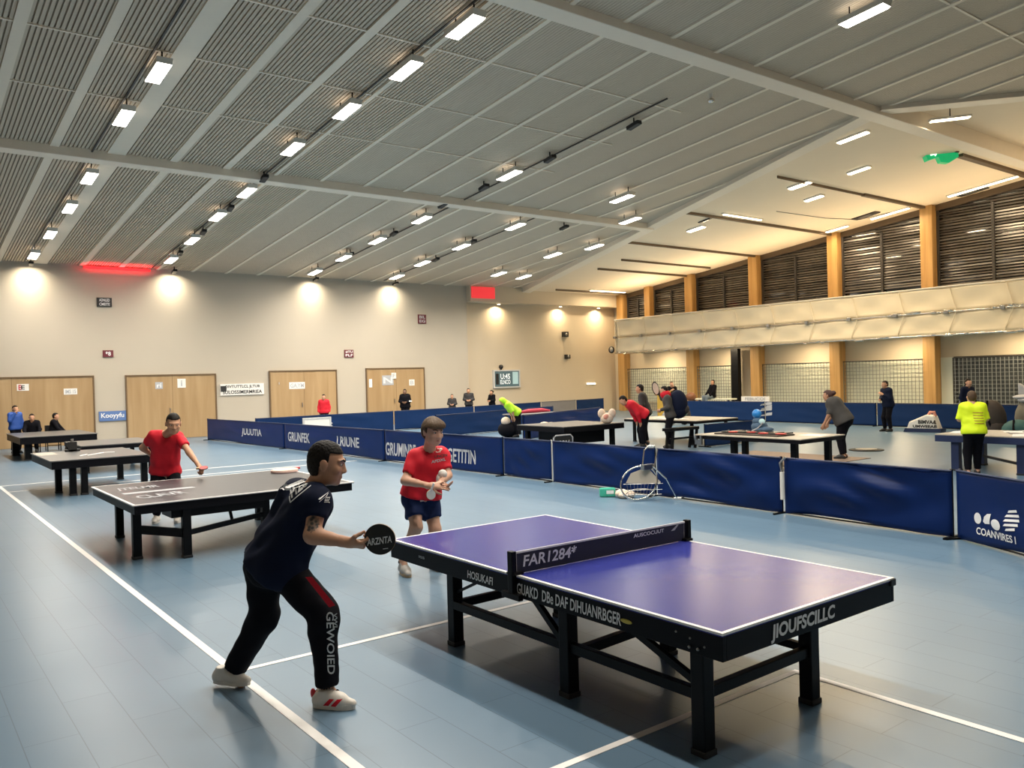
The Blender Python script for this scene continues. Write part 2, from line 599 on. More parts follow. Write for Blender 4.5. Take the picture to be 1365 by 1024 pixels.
# walls
struct('wall_back', MB().box((XL, YB, 0), (23.9, YB + 0.6, zs(35) + 0.05)), M['wall'])
struct('wall_recess', MB().box((23.9, YB + 0.35, 0), (XR + 0.3, YB + 0.6, 7.0)), M['wall_warm'])
mb = MB()
mb.add([(XR, YF, 0), (XR, YB + 0.4, 0), (XR, YB + 0.4, zb(YB + 0.4)), (XR, YF, zb(YF)), (XR + 0.3, YF, 0), (XR + 0.3, YB + 0.4, 0), (XR + 0.3, YB + 0.4, zb(YB + 0.4)), (XR + 0.3, YF, zb(YF))],
       [(0, 1, 2, 3), (7, 6, 5, 4), (0, 4, 5, 1), (1, 5, 6, 2), (2, 6, 7, 3), (3, 7, 4, 0)])
struct('wall_right', mb, M['wall_warm'])
mb = MB()
mb.add([(XL, YF, 0), (XL, YB + 0.4, 0), (XL, YB + 0.4, zs(YB + 0.4) + .1), (XL, YF, zs(YF) + .1), (XL - 0.3, YF, 0), (XL - 0.3, YB + 0.4, 0), (XL - 0.3, YB + 0.4, zs(YB + 0.4) + .1), (XL - 0.3, YF, zs(YF) + .1)],
       [(0, 1, 2, 3), (7, 6, 5, 4), (0, 4, 5, 1), (1, 5, 6, 2), (2, 6, 7, 3), (3, 7, 4, 0)])
struct('wall_left', mb, M['wall'])
struct('wall_front', MB().box((XL, YF - 0.3, 0), (XR, YF, 11.4)), M['wall'])

# dark ceiling: backing sheet with slats running towards the back wall
mb = MB()
poly = [(XL, YF), (36, YF), E2, E1, E0, (E0[0], YB + .1), (XL, YB + .1)]
mb.prism([(x, y, zs(y) + 0.035) for x, y in poly], (0, 0, 0.12))
ceiling = struct('ceiling', mb, M['slat_back'])
mb = MB()


def slat(mb, x, w, y0, y1, z0, z1):
    vs = []
    for y in (y0, y1):
        for xx, zz in ((x - w / 2, z0), (x + w / 2, z0), (x + w / 2, z1), (x - w / 2, z1)):
            vs.append((xx, y, zs(y) + zz))
    mb.add(vs, [(0, 1, 2, 3), (7, 6, 5, 4), (1, 0, 4, 5), (2, 1, 5, 6), (3, 2, 6, 7), (0, 3, 7, 4)])


def runs(x):
    if x <= E1[0]:
        return [(YF, YB)]
    r = [(YF, edge_near(x))]
    if x < E0[0]:
        r.append((edge_far(x), YB))
    return r


x = XL + 0.06
while x < 35.8:
    fine = x > 10.2
    for y0, y1 in runs(x):
        slat(mb, x, 0.064 if fine else 0.058, y0, y1, 0.0, 0.045 if not fine else 0.04)
    x += 0.075 if fine else 0.088
struct('ceiling_slats', mb, M['slat'])
# ribs over the slats
k = -7
while 4.8 + 1.37 * k < 35.5:
    x = 4.8 + 1.37 * k
    if x > XL + .1:
        for y0, y1 in runs(x):
            mb = MB()
            slat(mb, x, 0.42 if k == 0 else (0.20 if k < 3 else 0.11), y0, y1, -0.035, 0.02)
            trim(mb, M['rib'])
    k += 1
for y, xa, xb in ((14.0, XL, 16.3), (16.5, XL, 16.3), (19.0, XL, 16.3), (5.2, XL, 26), (7.7, XL, 23.4), (9.9, XL, 4)):
    trim(MB().box((xa, y - 0.025, zs(y) - 0.02), (xb, y + 0.025, zs(y) + 0.02)), M['rib'])
# cross beams
for y, xb, h in ((22.6, 24.3, 0.20), (11.6, 34.7, 0.16)):
    trim(MB().box((XL, y - 0.24, zs(y) - h), (xb, y + 0.24, zs(y) + 0.3)), M['beam'], bevel=0.02)
# warm ceiling and its edge
mb = MB()
mb.prism([(x, y, zb(y)) for x, y in ((E2[0], E2[1]), E1, E0, (E0[0], YB + .5), (36, YB + .5))], (0, 0, 0.12))
struct('ceiling_right', mb, M['ceil_warm'])


def edge_band(a, b, w=0.5):
    a, b = Vector((*a, 0)), Vector((*b, 0))
    d = (b - a).normalized()
    s = Vector((d.y, -d.x, 0))
    vs = []
    for p in (a, b):
        lo = min(zs(p.y), zb(p.y)) - 0.10
        hi = max(zs(p.y), zb(p.y)) + 0.10
        for q, z in ((-w / 2, lo), (w / 2, lo), (w / 2, hi), (-w / 2, hi)):
            vs.append((p.x + s.x * q, p.y + s.y * q, z))
    mb = MB()
    mb.add(vs, [(0, 1, 2, 3), (7, 6, 5, 4), (1, 0, 4, 5), (2, 1, 5, 6), (3, 2, 6, 7), (0, 3, 7, 4)])
    trim(mb, M['beam'])


edge_band(E1, E0)
edge_band(E2, E1)
# bulkhead over the recessed back wall
struct('wall_bulkhead', MB().box((23.9, 34.62, 6.05), (XR, YB + 0.35, 6.88)), M['wall_warm'])
tag_mesh('wall_sconce', MB().box((23.95, 34.56, 6.22), (25.4, 34.615, 6.80)), M['red_glow'], 'glowing red panel high at the corner where the back wall steps back', 'wall light')
tag_mesh('wall_sconce', MB().box((6.2, 34.80, 6.72), (8.6, 34.92, 6.80)), M['red_glow'], 'glowing red light strip along the top of the back wall above the doors', 'wall light')

# brown joints over the right side, in line with the columns
for y, xa, xb, w in ((12.68, 28.6, 34.6, 0.22), (16.65, 29.6, 34.6, 0.16), (16.65, 24.2, 29.6, 0.03), (20.85, 24.3, 34.6, 0.12), (24.95, 25.5, 34.4, 0.10), (27.5, 27.6, 34.0, 0.05), (29.3, 27.8, 34.4, 0.09), (33.9, 29.0, 34.4, 0.05)):
    trim(MB().box((xa, y - w / 2, zb(y) - 0.09), (xb, y + w / 2, zb(y) + 0.03)), M['gap'])
# thin cable hung below the warm ceiling
pts = [on_ceiling(1035, 282, 0.02, True), on_ceiling(1100, 291, 0.04, True), on_ceiling(1145, 293, 0.04, True), on_ceiling(1205, 279, 0.02, True)]
tag_mesh('cable', MB().tube(pts, 0.012, 5), M['black_plastic'], 'thin black cable sagging along the warm ceiling', 'cable', loc=pts[0])

def area(name, loc, sx, sy, energy, color, parent=None, spread=3.0):
    l = bpy.data.lights.new(name, 'AREA')
    l.shape = 'RECTANGLE'
    l.size, l.size_y = sx, sy
    l.energy = energy
    l.color = color
    l.spread = spread
    o = bpy.data.objects.new(name, l)
    COL.objects.link(o)
    if parent:
        o.parent = parent
    o.location = loc
    return o


LE = 100.0        # watts per lamp
UP = 1.2
COOL = (1.0, 0.92, 0.80)
WARM = (1.0, 0.79, 0.50)
UPB = 140.0

# timber columns along the right wall
CY = [('nearest the back wall', 34.35, 3.0), ('second from the back wall, seen whole above and below the balcony', 29.2, 0), ('third from the back wall', 25.1, 0), ('fourth from the back wall', 20.8, 0), ('nearest the camera, at the right edge of the photo', 16.57, 0), ('just outside the photo', 12.4, 0), ('further outside', 8.2, 0)]
ORD = ['first', 'second', 'third', 'fourth', 'fifth', 'sixth', 'seventh', 'eighth', 'ninth', 'tenth', 'eleventh', 'twelfth']
labs = ['honey coloured timber column closest to the back wall, in the far corner', 'honey coloured timber column second from the back, left of the black post', 'honey coloured timber column just right of the slim black post',
        'honey coloured timber column behind the woman in the grey shirt', 'wide honey coloured timber column nearest the camera, beside the dark netted window']
for lab, y in zip(labs, (34.35, 29.2, 25.1, 20.8, 16.57)):
    t = thing('timber_column', lab, 'column', (34.45, y, 0), 'timber columns of the right wall')
    obj('shaft', MB().box((34.22, y - 0.25, 0), (34.72, y + 0.25, zb(y) + 0.02)), M['timber'], t, bevel=0.012)
t = thing('timber_column', 'short timber column standing above the balcony only, between two blind-covered windows', 'column', (34.45, 32.2, 3.35), 'timber columns of the right wall')
obj('shaft', MB().box((34.22, 32.0, 3.35), (34.72, 32.4, zb(32.2) + 0.02)), M['timber'], t, bevel=0.012)
t = thing('steel_post', 'slim black steel post under the balcony beside a timber column', 'post', (34.3, 26.1, 0))
obj('shaft', MB().box((34.05, 25.97, 0), (34.3, 26.4, 3.25)), M['black_metal'], t, bevel=0.01)
obj('base_plate', MB().box((33.98, 25.9, 0), (34.37, 26.47, 0.03)), M['black_metal'], t)

# windows of the right wall: upper band with blinds, lower band with frosted or dark panes
nwin = [0]


def window_up(y0, y1):
    nwin[0] += 1
    w = struct('window_%d' % nwin[0], MB().box((XR - 0.03, y0, 4.6), (XR + 0.02, y1, 6.62 + 0.108 * (35 - y1))), M['night_glass'])
    # wall above the straight pane follows the sloping ceiling
    mb = MB()
    h0, h1 = zb(y0) - 0.02, zb(y1) - 0.02
    mb.add([(XR - 0.035, y0, 4.6), (XR - 0.035, y1, 4.6), (XR - 0.035, y1, h1), (XR - 0.035, y0, h0), (XR - 0.015, y0, 4.6), (XR - 0.015, y1, 4.6), (XR - 0.015, y1, h1), (XR - 0.015, y0, h0)],
           [(0, 1, 2, 3), (7, 6, 5, 4), (0, 4, 5, 1), (1, 5, 6, 2), (2, 6, 7, 3), (3, 7, 4, 0)])
    obj('pane', mb, M['night_glass'], w)
    mb = MB()
    z = 4.72
    rnd = random.Random(nwin[0])
    while z < h0 - 0.08:
        # slats stop at the sloping head of the window
        ye = y1 if z < h1 - 0.05 else y0 + (h0 - 0.05 - z) / max(1e-6, (h0 - h1)) * (y1 - y0)
        tilt = 0.35 + rnd.uniform(-0.25, 0.25)
        sag = rnd.uniform(-0.02, 0.02)
        if not (z < 5.6 and nwin[0] == 5) or rnd.random() < 0.25:
            mb.bar((XR - 0.10, y0 + 0.03, z + sag), (XR - 0.10, ye - 0.03, z - sag), 0.004, 0.075, up=(math.sin(tilt), 0, math.cos(tilt)))
        z += 0.115
    obj('blind', mb, M['blind'], w)
    for q in (0.0, 0.5, 1.0):
        yy = y0 + (y1 - y0) * q
        yy = min(max(yy, y0 + .04), y1 - .04)
        obj('mullion', MB().box((XR - 0.17, yy - 0.05, 4.6), (XR - 0.06, yy + 0.05, (zb(yy) - 0.03) if q != .5 else zb(yy) - .5)), M['mullion'], w)
    mb = MB()
    mb.add([(XR - 0.2, y0, h0 - 0.22), (XR - 0.2, y1, h1 - 0.22), (XR - 0.2, y1, h1 + 0.02), (XR - 0.2, y0, h0 + 0.02), (XR - 0.04, y0, h0 - 0.22), (XR - 0.04, y1, h1 - 0.22), (XR - 0.04, y1, h1 + 0.02), (XR - 0.04, y0, h0 + 0.02)],
           [(0, 1, 2, 3), (7, 6, 5, 4), (0, 4, 5, 1), (1, 5, 6, 2), (2, 6, 7, 3), (3, 7, 4, 0)])
    obj('head_box', mb, M['gap'], w)


for y0, y1 in ((32.4, 34.1), (29.45, 32.0), (25.35, 28.95), (21.05, 24.85), (16.82, 20.55), (12.0, 16.32), (7.6, 11.9)):
    window_up(y0, y1)

NETS = [(29.45, 34.1, 'frost', 'pale safety net over the window in the far right corner'), (26.45, 28.95, 'frost', 'pale safety net behind the person perched on the bench'), (21.05, 24.85, 'frost', 'pale safety net between the black post and the woman in grey'),
        (16.82, 20.55, 'frost', 'pale safety net behind the person in dark clothes standing by the striped bag'), (9.0, 15.75, 'night_pane', 'dark safety net over the unlit window behind the heaped bags')]
for y0, y1, mm, lab in NETS:
    nwin[0] += 1
    w = struct('window_%d' % nwin[0], MB().box((XR - 0.02, y0, 0.5), (XR + 0.02, y1, 2.42)), M[mm])
    mb = MB()
    mb.box((XR - 0.06, y0 - 0.05, 2.40), (XR, y1 + 0.05, 2.47))
    mb.box((XR - 0.06, y0 - 0.05, 0.45), (XR, y1 + 0.05, 0.52))
    for yy in (y0, y1):
        mb.box((XR - 0.06, yy - 0.05, 0.5), (XR, yy + 0.05, 2.42))
    obj('window_frame', mb, M['wall_warm'] if mm == 'frost' else M['mullion'], w)
    t = thing('safety_net', lab, 'net', (34.4, (y0 + y1) / 2, 0.05), 'safety nets over the lower windows')
    mb = MB()
    r = 0.009
    yy = y0
    while yy <= y1 + .01:
        mb.box((34.5 - r, yy - r, 0.05), (34.5 + r, yy + r, 2.40))
        yy += 0.155
    zz = 0.1
    while zz < 2.4:
        mb.box((34.51 - r, y0, zz - r), (34.51 + r, y1, zz + r))
        zz += 0.155
    obj('mesh', mb, M['wire'] if mm == 'frost' else M['wire_pale'], t)
    obj('top_rope', MB().tube([(34.5, y0, 2.41), (34.5, y1, 2.41)], 0.02, 6), M['mullion'], t)
    for yy in (y0, y1):
        obj('net_post', MB().tube([(34.52, yy, 0), (34.52, yy, 2.43)], 0.022, 8), M['mullion'], t)
t = thing('wall_strip', 'narrow pale pilaster strip between the near column and the dark window', 'wall panel', (34.6, 16.05, 0))
obj('board', MB().box((34.66, 15.8, 0), (34.745, 16.3, 2.45)), M['frost'], t)

# balcony along the right wall
bal = thing('balcony', 'cream membrane clad balcony running along the right wall', 'balcony', (33.5, 15.0, 3.2))
obj('slab', MB().box((32.62, -3.0, 3.47), (34.74, 33.0, 3.58)), M['membrane'], bal)


def membrane(z0, z1, seed):
    def f(u, v):
        y = 33.0 - 36.0 * u
        q = (y / 2.05) % 1.0
        crease = abs(q - (0.25 + 0.5 * v)) * 2
        x = 32.5 + 0.07 * min(1.0, crease * 1.2) * math.sin(PI * v) + 0.02 * math.sin(y * 3.1 + seed + 5 * v)
        return (x + 0.05 * (1 - v), y, z0 + (z1 - z0) * v)
    return MB().grid(f, 260, 8, (0.05, 0, 0))


obj('upper_panel', membrane(4.22, 5.12, 0.3), M['membrane'], bal, smooth=True)
obj('lower_panel', membrane(3.34, 4.14, 1.9), M['membrane'], bal, smooth=True)
for nm, z, r in (('top_rail', 5.14, 0.03), ('middle_rail', 4.18, 0.035), ('bottom_rail', 3.30, 0.04)):
    obj(nm, MB().tube([(32.46, 33.02, z), (32.46, 15, z), (32.46, -3, z)], r, 8), M['white_paint'] if nm == 'top_rail' else M['chrome'], bal, smooth=True)
for yy in (33.0, 31, 29, 27, 25, 23, 21, 19, 17, 15, 13, 11):
    obj('clamp', MB().cbox((32.43, yy, 4.18), (0.10, 0.16, 0.14)), M['steel'] if int(yy) % 4 else M['black_plastic'], bal, bevel=0.015)
    obj('strut', MB().tube([(32.5, yy, 3.3), (32.47, yy - 0.35, 4.18), (32.5, yy - 0.1, 5.12)], 0.018, 6), M['membrane'], bal)
for (ya, yb_, zz, n) in ((9.0, 13.6, 4.22, 20), (9.0, 33, 3.30, 34), (14.5, 17.5, 4.19, 7)):
    rnd = random.Random(int(ya * 7 + zz))
    for i in range(n):
        mb = MB()
        yy = ya + (yb_ - ya) * (i + rnd.random()) / n
        mb.ball((32.45 + rnd.uniform(-.04, .02), yy, zz + rnd.uniform(-0.05, 0.05)), (rnd.uniform(.03, .07), rnd.uniform(.08, .25), rnd.uniform(.02, .06)), 7, 5)
        obj('plastic_wrap', mb, M['chrome'], bal)
obj('end_cap', MB().box((32.5, 33.0, 3.28), (34.74, 33.06, 5.12)), M['membrane'], bal)
t = thing('mounted_speaker', 'small round black loudspeaker on the far end of the balcony', 'speaker', (32.40, 33.1, 3.5))
obj('body', MB().ball((32.28, 33.12, 3.5), (0.13, 0.2, 0.2), 12, 8), M['black_plastic'], t, smooth=True)
obj('grille', MB().ball((32.20, 33.04, 3.5), (0.08, 0.12, 0.13), 10, 6), M['steel'], t, smooth=True)

for i, yy in enumerate((31.0, 26.5, 22.0, 17.5, 13.0, 8.0, 3.0)):
    t = thing('fill_uplight', 'added unseen uplight standing on the balcony floor behind the parapet, %s from the back wall' % ORD[i], 'fill_uplight', (33.0, yy, 3.58), 'added uplights on the balcony')  # hidden lamps added to brighten the warm ceiling
    obj('stand', MB().box((32.95, yy - .05, 3.58), (33.05, yy + .05, 4.92)), M['mullion'], t)
    obj('housing', MB().box((32.9, yy - 1.1, 4.90), (33.1, yy + 1.1, 5.0)), M['mullion'], t)
    obj('diffuser', MB().box((32.92, yy - 1.08, 5.0), (33.08, yy + 1.08, 5.01)), M['lamp_warm'], t)
    l = area('lamp_glow', (0, 0, 1.46), 0.2, 2.2, UPB, WARM, t, 3.1)
    l.rotation_euler = (PI, math.radians(-32), 0)
    t = thing('downlight', 'added unseen square downlight under the balcony floor, %s from the back wall' % ORD[i], 'downlight', (33.5, yy, 3.47), 'added downlights under the balcony')  # hidden lamps added to brighten the wall below the balcony
    obj('frame', MB().box((33.35, yy - .3, 3.42), (33.65, yy + .3, 3.48)), M['white_paint'], t)
    obj('diffuser', MB().box((33.38, yy - .27, 3.41), (33.62, yy + .27, 3.43)), M['lamp_warm'], t)
    area('lamp_glow', (0, 0, -0.1), 0.3, 0.6, 100, WARM, t, 3.1)

# doors in the back wall
DX = [(1.0, 6.47, 2.62), (7.58, 11.10, 2.61), (13.38, 16.57, 2.69), (18.05, 21.25, 2.73)]
for i, (x0, x1, h) in enumerate(DX):
    d = struct('door_%d' % (i + 1), MB().box((x0 + 0.05, YB - 0.05, 0.01), (x1 - 0.05, YB + 0.01, h - 0.05)), M['door'])
    mb = MB()
    mb.box((x0, YB - 0.08, 0), (x0 + 0.05, YB + 0.01, h)).box((x1 - 0.05, YB - 0.08, 0), (x1, YB + 0.01, h)).box((x0 + .05, YB - 0.08, h - 0.05), (x1 - .05, YB + 0.01, h))
    obj('door_frame', mb, M['door_edge'], d)
    xm = (x0 + x1) / 2
    mb = MB()
    mb.box((xm - 0.006, YB - 0.053, 0.01), (xm + 0.006, YB - 0.045, h - 0.05))
    obj('leaf_joint', mb, M['door_edge'], d)
    mb = MB().bar((xm - 0.12, YB - 0.09, 1.05), (xm - 0.12, YB - 0.09, 1.25), 0.03, 0.03)
    obj('door_handle', mb, M['steel'], d)
struct('baseboard_back', MB().box((XL, YB - 0.02, 0), (23.9, YB, 0.08)), M['white_paint'])

# signs and notices on the back wall
def sign(name, px, py, wpx, hpx, m, lines, tm, label, cat='sign', Y=YB - 0.02, thick=0.03, group=None):
    c = at_axis(px, py, 1, Y)
    w = at_axis(px + wpx / 2, py, 1, Y).x - at_axis(px - wpx / 2, py, 1, Y).x
    h = at_axis(px, py - hpx / 2, 1, Y).z - at_axis(px, py + hpx / 2, 1, Y).z
    t = thing(name, label, cat, (c.x, Y, c.z - h / 2), group)
    obj('board', MB().box((c.x - w / 2, Y - thick, c.z - h / 2), (c.x + w / 2, Y + 0.015, c.z + h / 2)), m, t)
    n = len(lines)
    for i, (s, ww) in enumerate(lines):
        zz = c.z + h * (0.5 - (i + 0.5) / n * 0.9 - 0.05)
        text('lettering', s, tm, t, (c.x, Y - thick, zz), (1, 0, 0), (0, 0, 1), w * ww, h * 0.9 / n * 0.7, 0.006)
    return t, c, w, h


sign('wall_sign', 139, 403, 20, 12, M['sign_black'], [('ADNLED', .7), ('CMEITE', .7)], M['print_white'], 'black wall sign with white lettering high between the two left doors')
sign('wall_sign', 144, 471.5, 14, 9, M['sign_maroon'], [('*8', .5)], M['print_white'], 'dark red sign with a white symbol under the black wall sign')
sign('wall_sign', 465, 471.5, 12, 10, M['sign_maroon'], [('#TU', .8), ('PLF', .8)], M['print_white'], 'dark red square sign over the gap between the two right doors')
sign('wall_sign', 562.5, 425.5, 10.5, 12, M['sign_maroon'], [('BIL', .75), ('EG', .75)], M['print_grey'], 'dark red square sign high on the wall above the rightmost door')
t, c, w, h = sign('banner', 323, 519, 58, 15, M['paper'], [('OIVTUTTLCL JLTUB', .8), ('SULOSSIMERMRIEA', .9)], M['print_black'], 'long white banner with black lettering and a dark emblem, between two doors', 'banner')
obj('emblem', MB().cbox((c.x - w * 0.43, YB - 0.055, c.z + 0.04), (w * 0.13, 0.012, h * 0.5)), M['print_black'], t)
t, c, w, h = sign('banner', 150, 554.5, 36, 13, M['sign_blue'], [('Kooyyfu', .85)], M['print_white'], 'small blue banner with white script lettering, low between the two left doors', 'banner')
NT = [(30.5, 516.5, 16, 9, [('E', .3)], 'print_black', 'white notice with a red letter on the leftmost door', 'paper'), (94, 522, 18, 8, [('IMS 15', .8)], 'print_grey', 'small white curled notice right of the red lettered one, leftmost door', 'paper'),
      (212, 514, 10, 9, [('ri', .6)], 'print_white', 'grey notice on the second door from the left', 'print_grey'), (242, 511, 11, 12, [('i', .2)], 'print_grey', 'white notice with a grey figure on the second door from the left', 'paper'),
      (396, 514, 21, 9, [('GA.YM', .85)], 'print_grey', 'long white notice on the door behind the man in red', 'paper'), (372, 511, 3.5, 5, [('i', .3)], 'print_grey', 'tiny pale label left of the long notice, third door', 'door'),
      (494, 511, 4, 11, [('I', .5)], 'paper', 'narrow pale strip on the left of the rightmost door', 'print_white'), (517, 507, 15, 13, [('N', .8)], 'paper', 'pale sheet marked N on the rightmost door', 'print_grey'),
      (525, 501, 6, 8, [('F', .6)], 'print_grey', 'small white sheet overlapping the sheet marked N', 'paper'), (549, 510, 7, 8, [('B', .6)], 'print_grey', 'small white notice on the right of the rightmost door', 'paper')]
for px, py, ww, hh, ls, tm, lab, bm_ in NT:
    t, c, w, h = sign('notice', px, py, ww, hh, M[bm_], ls, M[tm], lab, 'notice', YB - 0.055 - (0.02 if px == 525 else 0), 0.006, 'notices on the doors')
    if px == 30.5:
        text('red_letter', 'E', M['red_dark'], t, (c.x - w * .25, YB - 0.062, c.z), (1, 0, 0), (0, 0, 1), w * .25, h * .75, 0.006)

# screen and boxes on the recessed wall
Y2 = YB + 0.33
tv = thing('scoreboard_screen', 'silver framed scoreboard screen showing white characters on the recessed wall', 'screen', tuple(at_axis(674.5, 517, 1, Y2)))
c0, c1 = at_axis(656.5, 493.5, 1, Y2), at_axis(692.5, 516.5, 1, Y2)
mb = MB()
mb.box((c0.x, Y2 - 0.1, c1.z), (c1.x, Y2 + 0.02, c1.z + 0.07)).box((c0.x, Y2 - 0.1, c0.z - 0.07), (c1.x, Y2 + 0.02, c0.z)).box((c0.x, Y2 - 0.1, c1.z + .07), (c0.x + 0.07, Y2 + 0.02, c0.z - .07)).box((c1.x - 0.07, Y2 - 0.1, c1.z + .07), (c1.x, Y2 + 0.02, c0.z - .07))
obj('frame', mb, M['tv_frame'], tv)
obj('screen', MB().box((c0.x + .07, Y2 - 0.06, c1.z + .07), (c1.x - .07, Y2 + 0.01, c0.z - .07)), M['tv_screen'], tv)
W_, H_ = c1.x - c0.x, c0.z - c1.z
text('lettering', 'U:4S', M['tv_white'], tv, (c0.x + W_ * .44, Y2 - .062, c0.z - H_ * .36), (1, 0, 0), (0, 0, 1), W_ * .36, H_ * .3, 0.006)
text('lettering', 'ELNCO', M['tv_white'], tv, (c0.x + W_ * .44, Y2 - .062, c0.z - H_ * .67), (1, 0, 0), (0, 0, 1), W_ * .38, H_ * .24, 0.006)
obj('picture_panel', MB().box((c0.x + W_ * .72, Y2 - .066, c1.z + H_ * .2), (c0.x + W_ * .93, Y2 - .06, c0.z - H_ * .12)), M['tv_teal'], tv)
obj('picture_panel', MB().box((c0.x + W_ * .09, Y2 - .066, c1.z + H_ * .2), (c0.x + W_ * .2, Y2 - .06, c0.z - H_ * .2)), M['black_plastic'], tv)
t = thing('camera_dome', 'small black camera dome sitting on top of the scoreboard screen', 'camera', tuple(at_axis(668, 493.5, 1, Y2 - .04)))
c = at_axis(668, 489.5, 1, Y2 - .05)
obj('dome', MB().ball((c.x, c.y, c.z + .02), 0.12, 12, 8), M['black_plastic'], t, smooth=True)
obj('stem', MB().tube([(c.x, c.y, c0.z), (c.x, c.y, c.z)], 0.04, 8), M['black_plastic'], t)
for px, py, s, lab in ((752, 446, 7, 'upper black box speaker mounted on the recessed back wall'), (755, 475.5, 5.5, 'lower and smaller black box speaker on the recessed back wall')):
    c = at_axis(px, py, 1, Y2)
    k = depth(c) / FPX * s
    t = thing('mounted_speaker', lab, 'speaker', (c.x, Y2, c.z - k / 2))
    obj('cabinet', MB().box((c.x - k * .6, Y2 - 0.2, c.z - k / 2), (c.x + k * .6, Y2 + 0.02, c.z + k / 2)), M['black_plastic'], t, bevel=0.02)
    obj('cone', MB().ball((c.x, Y2 - 0.2, c.z), (k * .3, 0.02, k * .3), 12, 6), M['steel'], t, smooth=True)
c = at_axis(787, 511.5, 1, Y2)
t = thing('wall_lamp', 'slim bright wall lamp strip low on the recessed wall', 'lamp', tuple(c))
obj('housing', MB().box((c.x - 0.36, Y2 - .06, c.z - .06), (c.x + 0.36, Y2 + 0.02, c.z + .06)), M['white_paint'], t, bevel=0.02)
obj('diffuser', MB().box((c.x - 0.33, Y2 - .075, c.z - .04), (c.x + 0.33, Y2 - 0.055, c.z + .04)), M['lamp_warm'], t)

# ================================================================== CEILING LAMPS
slope = math.atan(0.09)


def lamp_master(name, body_m, glow_m, L, W):
    t = bpy.data.objects.new(name, None)
    COL.objects.link(t)
    t.empty_display_size = 0.1
    dz = lambda y: -0.09 * y
    mb = MB()
    vs = []
    for z in (-0.20, -0.31):
        for sx, sy in ((-1, -1), (1, -1), (1, 1), (-1, 1)):
            k = 1.0 if z > -0.3 else 0.93
            vs.append((sx * W / 2 * k, sy * L / 2 * k, z + dz(sy * L / 2 * k)))
    mb.add(vs, [(0, 1, 2, 3), (7, 6, 5, 4), (1, 0, 4, 5), (2, 1, 5, 6), (3, 2, 6, 7), (0, 3, 7, 4)])
    obj('housing', mb, body_m, t, bevel=0.01)
    mb = MB()
    vs = []
    for z in (-0.308, -0.335):
        for sx, sy in ((-1, -1), (1, -1), (1, 1), (-1, 1)):
            k = 0.92 if z > -0.32 else 0.84
            vs.append((sx * W / 2 * k, sy * L / 2 * k, z + dz(sy * L / 2 * k)))
    mb.add(vs, [(0, 1, 2, 3), (7, 6, 5, 4), (1, 0, 4, 5), (2, 1, 5, 6), (3, 2, 6, 7), (0, 3, 7, 4)])
    obj('diffuser', mb, glow_m, t)
    for sy in (-1, 1):
        obj('hanger', MB().tube([(0, sy * L * .3, 0.03 + dz(sy * L * .3)), (0, sy * L * .3, -0.22 + dz(sy * L * .3))], 0.015, 6), M['black_metal'], t)
    return t


master = lamp_master('ceiling_light', M['lamp_body'], M['lamp'], 1.0, 0.30)
first = [True]


def ceiling_lamp(x, y, label, row, wash=False):
    if first[0]:
        o = master
        o.location = (x, y, zs(y))
        o['label'] = label
        o['category'] = 'ceiling light'
        o['group'] = row
        first[0] = False
    else:
        o = dup(master, (x, y, zs(y)), label, row)
        o['category'] = 'ceiling light'
    l = area('lamp_glow', (0, 0, -0.36), 0.28, 0.95, LE * (1.15 if wash else 1.0), COOL, o, 3.14 if wash else 2.65)
    l = area('added_ceiling_fill', (0, 0, -0.19), 0.10, 0.95, UP, COOL, o, 3.14)  # upward light added above each lamp to lift the dark ceiling
    l.rotation_euler = (PI, 0, 0)
    return o


ROWS = [('the leftmost row', [(211, 99), (165, 159), (119, 239), (93, 279), (67, 314), (45, 342)], [(4.5, 12.5), (4.5, 9.5), (4.5, 6.5), (4.5, 3.0)]),
        ('the long second row from the left', [(620, 38), (541, 96), (462, 150), (390, 200), (329, 258), (290, 290), (256, 322), (228, 348)], [(8.9, 10.2), (8.9, 7.5), (8.9, 4.5), (8.9, 0.5)]),
        ('the middle row', [(679, 235), (562, 294), (503, 322), (458, 345), (420, 364)], [(15.3, 8.5), (15.3, 4.5)]),
        ('the row left of the diagonal one', [(829, 266), (687, 303), (615, 330), (563, 352), (529, 370)], []),
        ('the row along the diagonal edge', [(840, 295), (792, 330), (737, 341), (698, 370), (665, 366)], [])]
for rn, ps, extra in ROWS:
    n = len(ps)
    for i, (px, py) in enumerate(ps):
        p = on_ceiling(px, py, 0.33)
        if i == 0:
            lab = 'rectangular ceiling lamp nearest the camera in ' + rn
        elif i == n - 1:
            lab = 'rectangular ceiling lamp farthest back in ' + rn
        else:
            lab = 'rectangular ceiling lamp, %s from the camera in %s' % (ORD[i], rn)
        ceiling_lamp(p.x, p.y, lab, 'lamps of ' + rn, i == n - 1 and 'diagonal edge' not in rn)
    for j, (x, y) in enumerate(extra):
        ceiling_lamp(x, y, 'rectangular ceiling lamp overhead in %s, %s behind the view' % (rn, ORD[j]), 'lamps of ' + rn)

